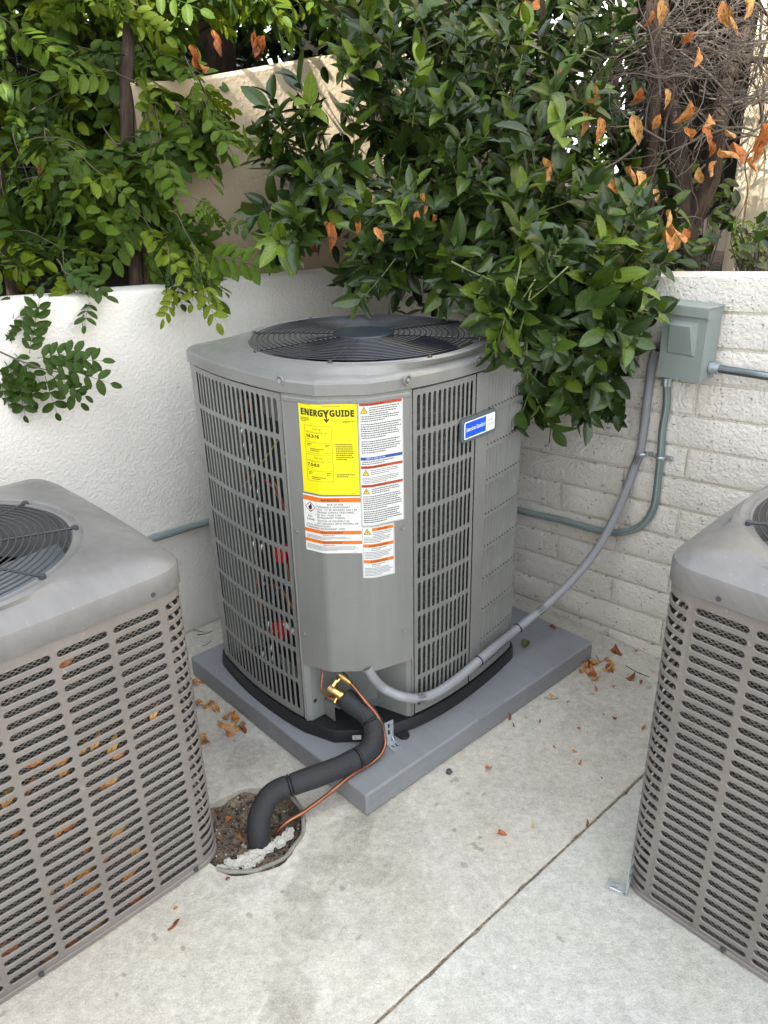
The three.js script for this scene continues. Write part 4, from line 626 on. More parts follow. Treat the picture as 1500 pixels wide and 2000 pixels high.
single('copper_line', tubeG([[672, 1322, 0.258], [690, 1340, 0.240], [712, 1368, 0.212], [735, 1395, 0.176], [748, 1425, 0.140], [752, 1452, 0.106], [743, 1474, 0.088], [718, 1495, 0.078], [685, 1515, 0.078], [655, 1540, 0.068], [625, 1563, 0.046], [590, 1588, 0.022], [560, 1606, 0.010], [542, 1624, -0.012], [534, 1650, -0.05]].map(([u, v, y]) => onY(u, v, y)), 0.0052, 160, 10), mCopper, 'thin bare copper line running beside the black foam pipe', 'pipe');
const XW = XR - 0.014;
{
  const o = thing('flexible_conduit', 'smooth grey flexible conduit sweeping from the unit up the block wall', 'conduit');
  const pts = [onY(716, 1303, 0.31), onY(728, 1322, 0.275), onY(750, 1345, 0.225), onZ(782, 1360, -0.098), onZ(815, 1364, -0.082), onZ(850, 1354, -0.076), onZ(895, 1324, -0.076), onZ(950, 1277, -0.078), onX(1005, 1232, 0.73), onX(1060, 1188, 0.84), onX(1110, 1141, 0.93), onX(1152, 1092, 1.01), onX(1186, 1038, 1.07), onX(1215, 976, 1.115), onX(1236, 920, 1.142), onX(1250, 882, XW - 0.004), onX(1257, 840, XW - 0.002), onX(1263, 790, XW - 0.002), onX(1269, 745, XW - 0.004), onX(1276, 700, XW - 0.012), onX(1284, 680, XW - 0.035)];
  const tF = tex(64, 1024, (u, v, i, j) => { const k = 205 + 9 * Math.sin(v * Math.PI * 2 * 70) + (fbm(u, v, 8, 3) - 0.5) * 16; const ink = u > 0.34 && u < 0.385 && rnd3(j >> 1, 2, 3) > 0.45 && (((v * 3) % 1) < 0.8); return ink ? g3(70) : [k, k + 1, k + 5]; }, true);
  part('sleeve', tubeG(pts, 0.0133, 260, 18), std({ color: lin(0.43, 0.44, 0.45), map: rep(tF, 3, 1).clone(), roughness: 0.42, bumpMap: tF, bumpScale: 0.0002 }), o);
  const cv = new THREE.CatmullRomCurve3(pts, false, 'centripetal');
  for (const t of [0.262, 0.40]) { const c = cv.getPointAt(t), q = cv.getTangentAt(t); part('cable_tie', new THREE.TorusGeometry(0.0145, 0.002, 6, 28).applyQuaternion(new THREE.Quaternion().setFromUnitVectors(Z0, q)).translate(c.x, c.y, c.z), mBlack, o); }
}
function strap(name, label, p, r, side) {
  const o = thing(name, label, 'pipe strap', 'zinc straps holding the conduits');
  part('band', merged([new THREE.TorusGeometry(r + 0.001, 0.0022, 6, 24).scale(1, 1, 2.6).rotateX(Math.PI / 2).translate(p.x, p.y, p.z)]), mZinc, o);
  part('foot', boxG(XR - 0.006, XR - 0.001, p.y - 0.0075, p.y + 0.0075, p.z + r, p.z + r + 0.026, 0.002), mZinc, o);
  part('screw', cyl(V(XR - 0.012, p.y, p.z + r + 0.016), V(XR - 0.004, p.y, p.z + r + 0.016), 0.0055, 0.006, 12), mZinc, o);
}
{ const a = onX(1254, 886, XW - 0.003), b = onX(1290, 893, XW); strap('pipe_strap', 'zinc strap holding the smooth flexible conduit to the block wall', a, 0.0135); strap('pipe_strap', 'zinc strap holding the mottled metal conduit to the block wall', b, 0.0125); }
{
  const o = thing('metal_conduit', 'mottled galvanised conduit running along the wall and bending up to the disconnect box', 'conduit');
  const p = [[1302, 745], [1302, 790], [1294, 840], [1290, 893], [1286, 930], [1282, 965], [1277, 990], [1266, 1012], [1248, 1029], [1225, 1038], [1195, 1040], [1160, 1034], [1100, 1017], [1008, 995]].map(([u, v]) => onX(u, v, XW)); const e = p[p.length - 1];
  const tail = [V(XW, e.y - 0.004, ZL + 0.10), V(XW - 0.012, e.y - 0.004, ZL + 0.045), V(XW - 0.045, e.y - 0.004, ZL + 0.018), V(XW - 0.12, e.y - 0.004, ZL + 0.013), V(0.4, 0.395, ZL + 0.013), V(-0.6, 0.415, ZL + 0.013), V(-3, 0.43, ZL + 0.013)];
  part('tube', tubeG(p.concat(tail), 0.0118, 320, 16), mEmt, o);
  const c = p[0]; part('connector', merged([cyl(V(XW, c.y - 0.012, c.z), V(XW, c.y + 0.012, c.z), 0.0155, 0.0155, 20), cyl(V(XW, c.y + 0.006, c.z), V(XW, c.y + 0.012, c.z), 0.018, 0.018, 8)]), mZinc, o);
}
{
  const o = thing('disconnect_box', 'grey steel electrical disconnect box with a raised cover on the block wall', 'electrical box');
  const y0 = 0.962, y1 = 1.160, z0 = 0.070, z1 = 0.198, xf = XR - 0.086, xb = XR - 0.004;
  part('housing', boxG(xf + 0.006, xb, y0, y1, z0, z1, 0.003), mBoxGrey, o);
  const mb = new MB(); const zc = (z0 + z1) / 2; // cover with pressed, tapering bulge
  const R0 = [[y1 - 0.024, z0 + 0.001], [y1 - 0.024, z1 - 0.001], [y0 - 0.003, z1 - 0.001], [y0 - 0.003, z0 + 0.001]]; const R1 = [[y1 - 0.038, z0 + 0.022], [y1 - 0.038, z1 - 0.024], [y0 + 0.066, z1 - 0.024], [y0 + 0.066, z0 + 0.022]]; const R2 = [[y1 - 0.050, z0 + 0.030], [y1 - 0.050, z1 - 0.040], [y0 + 0.072, z1 - 0.030], [y0 + 0.072, z0 + 0.026]];
  const ring = (q, x) => q.map(([y, z], i) => mb.v(typeof x === 'number' ? x : x[i], y, z, z, y)); const a = ring(R0, xf + 0.010), b = ring(R0, xf), c = ring(R1, xf - 0.0003), d = ring(R2, [xf - 0.017, xf - 0.017, xf - 0.004, xf - 0.004]);
  mb.strip(a, b, true); mb.strip(b, c, true); mb.strip(c, d, true); mb.quad(d[0], d[1], d[2], d[3]); part('cover', mb.geo(0.25), mBoxGrey, o);
  part('top_hood', merged([boxG(xf - 0.006, xb, y1 - 0.003, y1 + 0.003, z0 - 0.003, z1 + 0.003, 0.0015), boxG(xf - 0.0065, xf - 0.003, y1 - 0.025, y1 + 0.001, z0 - 0.003, z1 + 0.003, 0.001), boxG(xf - 0.005, xf + 0.03, y1 - 0.03, y1, z1 + 0.0005, z1 + 0.003), boxG(xf - 0.005, xf + 0.03, y1 - 0.03, y1, z0 - 0.003, z0 - 0.0005)]), mBoxGrey, o);
  part('latch', merged([boxG(xf - 0.004, xf, y0 - 0.008, y0 + 0.004, zc - 0.006, zc + 0.004), boxG(xf + 0.004, xf + 0.02, y0 - 0.007, y0 - 0.001, zc - 0.02, zc + 0.01)]), mBoxGrey, o);
  const q = 0.996;
  const e = thing('branch_conduit', 'short bright conduit leaving the side of the disconnect box', 'conduit'); part('tube', cyl(V(XW - 0.022, q, z1 + 0.02), V(XW - 0.008, q + 0.025, 3.0), 0.0112, 0.0112, 18), mEmtBright, e);
  part('connector', merged([cyl(V(XW - 0.022, q, z1 + 0.001), V(XW - 0.022, q, z1 + 0.028), 0.0155, 0.0155, 20), cyl(V(XW - 0.022, q, z1 + 0.004), V(XW - 0.022, q, z1 + 0.011), 0.0175, 0.0175, 8), cyl(V(XW - 0.022, q, z1 + 0.02), V(XW - 0.022, q, z1 + 0.027), 0.0175, 0.0175, 8)]), mZinc, e);
}
// zinc angle brackets
function bracket(label, pos, rotY, h, l, w) {
  const o = thing('angle_bracket', label, 'bracket', 'zinc angle brackets', pos); o.rotation.y = rotY; const t = 0.0022;
  const slotShape = (W, H, holes) => { const s = new THREE.Shape(); s.moveTo(-W / 2, 0); s.lineTo(W / 2, 0); s.lineTo(W / 2, H); s.lineTo(-W / 2, H); s.closePath(); for (const [x, y, a, b] of holes) { const q = new THREE.Path(); q.moveTo(x - a, y - b); q.lineTo(x + a, y - b); q.lineTo(x + a, y + b); q.lineTo(x - a, y + b); q.closePath(); s.holes.push(q); } return new THREE.ExtrudeGeometry(s, { depth: t, bevelEnabled: false }); };
  part('upright', boxUV(slotShape(w, h, [[0, h * 0.45, 0.003, h * 0.12], [0, h * 0.78, 0.003, h * 0.1]]).translate(0, 0.001, 0), 1), mZinc, o);
  part('foot', boxUV(slotShape(w, l, [[-w * 0.2, l * 0.6, 0.003, l * 0.14], [w * 0.22, l * 0.6, 0.003, l * 0.14]]).rotateX(Math.PI / 2).translate(0, 0.0034, t), 1), mZinc, o);
  part('rib', tubeG([V(w * 0.32, h * 0.8, t), V(w * 0.32, 0.014, t), V(w * 0.32, 0.004, 0.014), V(w * 0.32, 0.0035, l * 0.8)], 0.0022, 20, 6), mZinc, o);
  return o;
}
{ const p = onY(770, 1452, PAD); bracket('zinc angle bracket on the grey pad beside the black base pan', V(p.x - 0.004, PAD, p.z - 0.018), -0.15, 0.066, 0.045, 0.03); const q = onY(1226, 1752, 0); bracket('zinc angle bracket on the concrete at the corner of the taupe unit', V(q.x + 0.012, 0, q.z - 0.006), Math.PI + 0.25, 0.084, 0.048, 0.034); }
{ // paper tags on the base pan
  const tT = canvasTex(256, 160, (c, w, h) => { c.fillStyle = '#eceae4'; c.fillRect(0, 0, w, h); greek(c, 16, 20, 210, 2, 26, 9, 4, '#666'); greek(c, 40, 84, 180, 2, 28, 14, 5, '#444'); });
  const mT = std({ map: tT, roughness: 0.8 });
  const p = onY(697, 1438, 0.094); const n = V(-0.66, 0.1, 0.75).normalize(); const g = new THREE.PlaneGeometry(0.024, 0.015, 1, 1); g.applyMatrix4(new THREE.Matrix4().makeBasis(V(0.75, 0.02, 0.66).normalize(), V(0, 1, 0), n).setPosition(p.addScaledVector(n, 0.006)));
  part('paper_tag', g, mT, unit); 
}
//#SECTION PLANTS
// ------------------------------------------------------------------ plants
const CAM = camera.position.clone();
function project(p) { const q = p.clone().sub(CAM).applyQuaternion(camera.quaternion.clone().invert()); return [750 + FPX * q.x / -q.z, 1000 - FPX * q.y / -q.z, -q.z]; }
function plantParts(parent, leaves, geos, mats, name, stuffName, cap = 300, baseCol) {
  // leaves: {m: Matrix4, g, c, p}. The ones that show largest become parts, the others one part
  for (const l of leaves) { const [u, v, d] = project(l.p); l.score = (u > -40 && u < 1540 && v > -40 && v < 2040) ? 1 / d : 0.001 / d; }
  leaves.sort((a, b) => b.score - a.score);
  leaves.slice(0, cap).forEach(l => { const m = part(name, geos[l.g], mats[l.c], parent); m.matrixAutoUpdate = true; l.m.decompose(m.position, m.quaternion, m.scale); });
  const rest = leaves.slice(cap); const key = {}; rest.forEach(l => { (key[l.g + '_' + l.c] ??= []).push(l); });
  if (!rest.length) return;
  const grp = new THREE.Group(); grp.name = stuffName; grp.userData.kind = 'stuff'; parent.add(grp);
  for (const k of Object.keys(key)) { const [g, c] = k.split('_').map(Number); const im = new THREE.InstancedMesh(geos[g], mats[c], key[k].length); key[k].forEach((l, i) => im.setMatrixAt(i, l.m)); im.name = stuffName; im.userData.kind = 'stuff'; sh(im); grp.add(im); }
}
const bend = (a, b, sag, n = 7, r, wob = 0.02) => { const P = []; const o1 = V(r() - 0.5, r() - 0.5, r() - 0.5).multiplyScalar(wob * 2); for (let k = 0; k <= n; k++) { const t = k / n; const p = a.clone().lerp(b, t); p.y += sag * Math.sin(Math.PI * t); p.addScaledVector(o1, Math.sin(Math.PI * 2 * t)); P.push(p); } return P; };

// the glossy bush hanging over the wall corner
{
  const o = thing('laurel_bush', 'glossy dark green bush hanging over the wall corner and the new unit', 'bush', null, V(0, 0, 0));
  const r = rng(101), leaves = [], stems = new MB(), wood = new MB();
  const roots = [V(1.55, 1.0, -0.75), V(1.75, 1.0, -0.45), V(1.42, 1.0, -1.05)];
  const hubs = [[900, 120, 2.75], [760, 260, 2.65], [1000, 300, 2.6], [1120, 200, 2.8], [860, 460, 2.55], [1060, 500, 2.5], [1180, 560, 2.5], [1100, 680, 2.42], [640, 330, 2.62], [1180, 420, 2.65]].map(([u, v, d]) => at(u, v, d));
  hubs.forEach((h, k) => wood.taper(bend(roots[k % 3], h, 0.08, 8, r, 0.06), 0.020, 0.006, 7));
  roots.forEach((q, k) => wood.taper([q.clone().setY(0.9), q, q.clone().add(V(0.02, 0.35, 0.03)), q.clone().add(V(-0.05, 0.8, 0.05)), q.clone().add(V(-0.1, 1.3, 0.0))], 0.045, 0.018, 9));
  part('branches', wood.geo(), mBark, o);
  function spray(tip, dir, len, n, L, young) {
    const base = tip.clone().addScaledVector(dir, -len); const P = []; for (let k = 0; k <= 5; k++) { const t = k / 5; P.push(base.clone().lerp(tip, t).add(V(0, -0.03 * len * Math.sin(t * 3), 0))); }
    stems.taper(P, 0.0026, 0.0012, 4);
    let side = V(r() - 0.5, 0.2, r() - 0.5).cross(dir).normalize(); if (side.lengthSq() < 0.1) side = V(1, 0, 0);
    const bi = dir.clone().cross(side).normalize();
    for (let k = 0; k < n; k++) {
      const t = 0.16 + 0.84 * k / (n - 1); const a = k * 2.4 + r() * 0.6; const rad = side.clone().multiplyScalar(Math.cos(a)).addScaledVector(bi, Math.sin(a));
      const pos = base.clone().lerp(tip, t); const open = lerp(1.05, 0.45, t * t);
      const ld = dir.clone().multiplyScalar(1 - open * 0.55).addScaledVector(rad, open).add(V(0, -0.10 + 0.12 * r(), 0)).normalize();
      const nrm = dir.clone().multiplyScalar(0.9).addScaledVector(rad, -0.5).add(V(0, 0.75, 0)).add(V(r() - 0.5, r() - 0.5, r() - 0.5).multiplyScalar(0.5));
      const s = L * (0.55 + 0.72 * r()) * (t > 0.93 ? 0.7 : 1);
      const c = young && t > 0.55 ? 3 : (r() < 0.42 ? 0 : r() < 0.62 ? 1 : r() < 0.93 ? 2 : 3);
      leaves.push({ m: frame(pos, ld, nrm, s), g: Math.floor(r() * 3), c, p: pos.clone().addScaledVector(ld, s * 0.5) });
    }
  }
  // where sprays end, as the photograph shows the mass: [u0,u1,v0,v1,d0,d1,count]
  const zones = [[660, 1000, -60, 180, 2.25, 2.75, 44], [900, 1210, -60, 220, 2.25, 2.75, 40], [560, 820, 150, 430, 2.3, 2.6, 40], [800, 1180, 150, 420, 2.15, 2.6, 66], [490, 640, 200, 330, 2.35, 2.55, 9], [500, 600, 400, 500, 2.35, 2.5, 8], [680, 960, 380, 580, 2.2, 2.55, 44], [930, 1260, 380, 580, 2.05, 2.45, 54], [940, 1240, 540, 720, 2.02, 2.4, 44], [1030, 1230, 640, 780, 2.1, 2.42, 16], [1020, 1150, 740, 840, 2.15, 2.42, 12], [1180, 1290, 440, 640, 2.1, 2.4, 12], [1150, 1330, 300, 470, 2.45, 2.8, 14]];
  for (const [u0, u1, v0, v1, d0, d1, n] of zones) for (let k = 0; k < n; k++) {
    const u = lerp(u0, u1, r()), v = lerp(v0, v1, r()); let d = lerp(d0, d1, r()); const tip = at(u, v, d);
    if (tip.x > XR - 0.06 && tip.y < 1.22) { const q = onX(u, v, XR - 0.05 - 0.2 * r()); tip.copy(q); }
    if (tip.y < 1.14 && tip.x < 0.80 && tip.z < -0.05) continue;
    const hub = hubs.reduce((b, h) => h.distanceTo(tip) < b.distanceTo(tip) ? h : b, hubs[0]);
    const dir = tip.clone().sub(hub).normalize().multiplyScalar(0.8).add(V(-0.22, 0.12, 0.30)).add(V(r() - 0.5, v > 520 ? -0.35 - 0.4 * r() : 0.5 * r(), r() - 0.5)).normalize();
    spray(tip, dir, 0.13 + 0.10 * r(), 8 + Math.floor(r() * 5), 0.088, r() < 0.14);
    if (r() < 0.5) stems.taper(bend(hub, tip.clone().addScaledVector(dir, -0.14), 0.03, 6, r, 0.04), 0.004, 0.002, 4);
  }
  // sprays with a place of their own: tip, direction in the picture
  const own = [[930, 588, 2.02, -0.2, 1, 0], [965, 690, 1.93, -0.3, -0.8, 0], [1190, 820, 2.42, 1, -0.1, 0], [1180, 690, 2.30, 1, -0.1, 0], [1255, 600, 2.30, 0.3, -0.9, 1], [820, 120, 2.2, 0.1, 1, 1], [1030, 50, 2.2, 0.1, 1, 1], [530, 190, 2.4, -0.3, 1, 0], [590, 250, 2.4, -0.2, 1, 0], [690, 200, 2.35, 0, 1, 0], [470, 270, 2.45, -0.6, 0.6, 1], [1000, 60, 2.25, 0.3, 1, 0], [1180, 60, 2.3, 0.7, 0.7, 0], [780, 400, 2.2, -0.3, 0.8, 1], [1000, 560, 2.0, 0.8, -0.3, 0], [1100, 470, 2.05, 0.2, 0.5, 0], [520, 480, 2.4, -0.6, -0.3, 0], [1160, 370, 2.2, 0.9, 0.4, 0], [880, 300, 2.2, -0.3, 0.7, 0], [700, 590, 2.3, -0.6, -0.6, 0], [720, 540, 2.35, -0.3, -0.6, 0], [1010, 830, 2.2, -0.4, -1, 0], [1080, 840, 2.25, 0.4, -0.8, 0], [945, 612, 1.98, -0.5, 0.2, 0], [990, 640, 1.95, -0.2, -0.7, 0], [1000, 700, 1.94, -0.3, -0.9, 0], [1015, 600, 1.96, -0.6, -0.4, 0], [970, 655, 1.93, -0.5, -0.6, 1], [1035, 660, 1.98, 0.2, -0.9, 0], [1030, 740, 2.0, 0, -1, 0]];
  const cr = V(1, 0, 0).applyQuaternion(camera.quaternion), cu = V(0, 1, 0);
  for (const [u, v, d, dx, dy, yg] of own) { const dir = cr.clone().multiplyScalar(dx).addScaledVector(cu, dy).add(V(-0.2, 0, 0.25)).normalize(); spray(at(u, v, d), dir, 0.17, 11, 0.084, yg); }
  // inner leaves that fill the shaded middle
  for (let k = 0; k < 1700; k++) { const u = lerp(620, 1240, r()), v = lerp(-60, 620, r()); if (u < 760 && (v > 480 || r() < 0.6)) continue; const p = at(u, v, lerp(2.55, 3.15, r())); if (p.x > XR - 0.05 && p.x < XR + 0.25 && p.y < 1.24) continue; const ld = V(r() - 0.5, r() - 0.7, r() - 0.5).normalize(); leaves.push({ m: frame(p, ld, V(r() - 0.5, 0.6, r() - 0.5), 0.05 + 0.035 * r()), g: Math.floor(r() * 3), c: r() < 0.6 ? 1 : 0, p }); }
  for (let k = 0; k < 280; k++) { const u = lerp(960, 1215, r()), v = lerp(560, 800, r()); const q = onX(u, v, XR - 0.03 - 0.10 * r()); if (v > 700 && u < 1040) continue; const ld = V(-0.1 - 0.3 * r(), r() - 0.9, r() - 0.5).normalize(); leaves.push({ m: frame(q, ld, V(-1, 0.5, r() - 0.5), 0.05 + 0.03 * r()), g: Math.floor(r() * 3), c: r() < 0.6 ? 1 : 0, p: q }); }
  part('stems', stems.geo(), mStem, o).userData.kind = 'stuff';
  plantParts(o, leaves, gBush, mBushLeaf, 'leaf', 'leaf_mass');
}

// the pinnate leaved tree on the left
{
  const o = thing('pinnate_tree', 'feathery light green tree drooping over the white wall on the left', 'tree');
  const r = rng(202), leaves = [], stems = new MB(), wood = new MB();
  const trunkTop = at(150, 60, 3.1), root = V(0.05, 1.0, -1.95);
  wood.taper([root.clone().setY(0.9), root, V(0.08, 1.4, -1.98), V(0.14, 1.9, -2.05), V(0.2, 2.6, -2.1)], 0.05, 0.03, 9);
  const r2 = at(256, 560, 2.47); wood.taper([r2.clone().setY(0.95), at(250, 300, 2.42), at(246, 150, 2.42), at(262, -80, 2.5)], 0.024, 0.018, 8); wood.taper([at(180, 480, 2.8), at(170, 300, 2.85), at(160, 100, 2.9), at(150, -60, 3.0)], 0.018, 0.012, 8);
  wood.taper([at(262, 250, 2.95), at(330, 90, 2.9), at(430, 30, 2.9), at(520, -40, 2.9)], 0.02, 0.012, 8);
  part('trunk', wood.geo(), mBark, o);
  const cr = V(1, 0, 0).applyQuaternion(camera.quaternion);
  function frond(tip, dir, len, n, L) {
    const base = tip.clone().addScaledVector(dir, -len); stems.taper(bend(base, tip, 0.02, 6, r, 0.01), 0.002, 0.0010, 4);
    for (let k = 0; k < n; k++) { const t = 0.15 + 0.85 * k / (n - 1); const a = k * 2.5 + r(); const pos = base.clone().lerp(tip, t); const rad = V(Math.cos(a), 0.1, Math.sin(a)); const ld = dir.clone().multiplyScalar(0.45).addScaledVector(rad, 0.7).add(V((r() - 0.5) * 0.6, -0.75 + 0.95 * r(), (r() - 0.5) * 0.6)).normalize(); const s = L * (0.55 + 0.7 * r()); leaves.push({ m: frame(pos, ld, V((r() - 0.5) * 2.2 - 0.2, 0.8, (r() - 0.5) * 2.2 + 0.4), s), g: Math.floor(r() * 3), c: r() < 0.5 ? 0 : r() < 0.6 ? 1 : 2, p: pos.clone().addScaledVector(ld, s / 2) }); }
  }
  const zones = [[-60, 200, -60, 200, 2.35, 2.9, 20], [-60, 200, 180, 420, 2.3, 2.8, 19], [120, 300, 60, 330, 2.35, 2.8, 15], [180, 330, 280, 500, 2.3, 2.65, 13], [-60, 200, 400, 520, 2.36, 2.6, 11], [200, 420, -60, 20, 2.4, 2.9, 12], [340, 460, 150, 300, 2.4, 2.6, 6], [290, 420, 420, 510, 2.38, 2.55, 9], [420, 700, -60, 20, 2.6, 3.0, 12], [215, 330, 100, 220, 2.45, 2.6, 12]];
  for (const [u0, u1, v0, v1, d0, d1, n] of zones) for (let k = 0; k < n; k++) { const tip = at(lerp(u0, u1, r()), lerp(v0, v1, r()), lerp(d0, d1, r())); const dir = cr.clone().multiplyScalar(1.3 * (r() - 0.3)).add(V(0.1, 0.25 - 0.95 * r(), 0.4)).normalize(); frond(tip, dir, 0.14 + 0.1 * r(), 4 + Math.floor(r() * 3), 0.150); }
  // fronds hanging in front of the wall
  const own = [[340, 560, 2.33, 0.1, -1], [395, 555, 2.34, 0.15, -1], [410, 565, 2.36, 0.4, -0.8], [150, 585, 2.30, 0.3, -0.9], [130, 575, 2.3, -0.1, -1], [175, 590, 2.28, 0.5, -0.8], [380, 480, 2.4, 0.4, -0.6], [440, 430, 2.42, 0.6, -0.4], [0, 590, 2.2, 0.4, -0.8]];
  for (const [u, v, d, dx, dy] of own) frond(at(u, v, d), cr.clone().multiplyScalar(dx).add(V(0, dy, 0)).normalize(), 0.12, 4, 0.10);
  // the low branch in front of the white wall
  const br = [[-180, 586, 2.05], [-100, 636, 2.1], [-20, 678, 2.13], [30, 701, 2.15], [80, 720, 2.17], [120, 728, 2.18]].map(([u, v, d]) => at(u, v, d)); stems.taper(br, 0.004, 0.0015, 5);
  const off = [[10, 665, -0.2, -0.9], [25, 720, -0.1, -1], [50, 690, 0.2, -1], [70, 705, 0.35, -0.8], [90, 690, 0.5, -0.7], [105, 720, 0.2, -0.9], [120, 690, 0.2, 0.7], [135, 700, 0.9, 0.2], [150, 735, 0.1, -1], [160, 730, 0.6, -0.7], [125, 665, 0.3, 0.8], [180, 705, 0.9, 0.05], [170, 735, 0.75, -0.5], [0, 700, 0.2, -1], [-10, 640, 0.5, -0.6], [145, 705, 0.8, -0.2]];
  for (const [u, v, dx, dy] of off.concat([[60, 650, 0.2, 0.9], [75, 725, -0.3, -0.9], [85, 670, -0.2, 0.8], [60, 740, 0.1, -1], [40, 668, 0.6, 0.5], [100, 745, -0.1, -1], [195, 722, 0.9, -0.3]])) { const p = at(u - 62, v, 2.16); const ld = cr.clone().multiplyScalar(dx).add(V(0, dy, 0)).normalize(); leaves.push({ m: frame(p, ld, V(-0.4 + (r() - 0.5) * 0.6, 0.5, 0.9), 0.085 + 0.03 * r()), g: Math.floor(r() * 3), c: 1, p: p.clone().addScaledVector(cr, 0.001) }); }
  part('stems', stems.geo(), mTwig, o).userData.kind = 'stuff';
  plantParts(o, leaves, gPinn, mTreeLeaf, 'leaf', 'leaf_mass');
}

// bare twiggy thicket at the right with dry leaves
{
  const o = thing('dead_shrub', 'bare tangle of grey twigs over a dark leaning trunk on the right', 'shrub');
  const r = rng(303), tw = new MB(), wood = new MB();
  const T = (list, a, b) => wood.taper(list.map(([u, v, d]) => at(u, v, d)), a, b, 9);
  T([[1345, 560, 2.85], [1340, 470, 2.86], [1335, 380, 2.87], [1320, 280, 2.9], [1300, 160, 2.9], [1290, 0, 3.0]], 0.046, 0.03);
  T([[1350, 440, 2.86], [1390, 350, 2.8], [1405, 260, 2.8], [1420, 150, 2.85], [1460, 60, 2.9]], 0.034, 0.022);
  T([[1225, 340, 2.9], [1195, 260, 2.85], [1200, 140, 2.85], [1240, 20, 2.9]], 0.022, 0.015);
  T([[1290, 160, 2.75], [1285, 100, 2.72], [1330, 105, 2.72], [1370, 95, 2.74], [1440, 115, 2.76], [1540, 120, 2.8]], 0.016, 0.011);
  part('trunk', wood.geo(), mBark, o);
  const fork = (p, dir, len, rad, depth) => { const n = 7, P = [p.clone()]; let q = p.clone(); const d = dir.clone(); const kids = []; for (let k = 0; k < n; k++) { d.add(V(r() - 0.5, r() - 0.5, r() - 0.5).multiplyScalar(0.55)).normalize(); q = q.clone().addScaledVector(d, len / n); P.push(q); if (depth > 0 && k > 0 && r() < 0.62) kids.push([q.clone(), d.clone().add(V(r() - 0.5, r() - 0.5, r() - 0.5).multiplyScalar(1.9)).normalize()]); } tw.taper(P, rad, rad * 0.45, depth > 1 ? 5 : 4); for (const [a, b] of kids) fork(a, b, len * (0.45 + 0.35 * r()), rad * 0.55, depth - 1); };
  for (let k = 0; k < 58; k++) { const u = lerp(1180, 1550, r()), v = lerp(-60, 300 - (u < 1240 ? 120 : 0), r()); fork(at(u, v, lerp(2.45, 2.95, r())), V(r() - 0.6, r() - 0.5, r() - 0.3).normalize(), 0.26 + 0.16 * r(), 0.0042, 3); }
  for (let k = 0; k < 16; k++) { const u = lerp(1250, 1560, r()), v = lerp(150, 420, r()); const a = at(u, v, 2.4 + 0.3 * r()), b = at(u + (r() - 0.6) * 160, v + 60 + 90 * r(), 2.4 + 0.3 * r()); tw.taper(bend(a, b, 0.02, 7, r, 0.03), 0.003, 0.001, 4); }
  tw.taper([[1225, 430], [1235, 470], [1262, 500], [1318, 515]].map(([u, v]) => at(u, v, 2.42)), 0.0045, 0.002, 5);
  const tm = part('twigs', tw.geo(), mTwig, o); tm.userData.kind = 'stuff';
  // dead straight stalks inside the bush
}
{ // fans of dead stalks inside the bush
  const o = thing('dead_stalks', 'spray of thin dead grey stalks inside the glossy bush', 'twigs'); const r = rng(9), mb = new MB();
  for (let k = 0; k < 90; k++) { const a = at(lerp(780, 900, r()), lerp(190, 300, r()), 2.62 + 0.1 * r()), b = at(lerp(690, 830, r()), lerp(310, 400, r()), 2.58 + 0.1 * r()); mb.taper(bend(a, b, -0.01, 5, r, 0.015), 0.0013, 0.0007, 3); }
  const m = part('stalks', mb.geo(), mTwig, o); m.userData.kind = 'stuff';
}
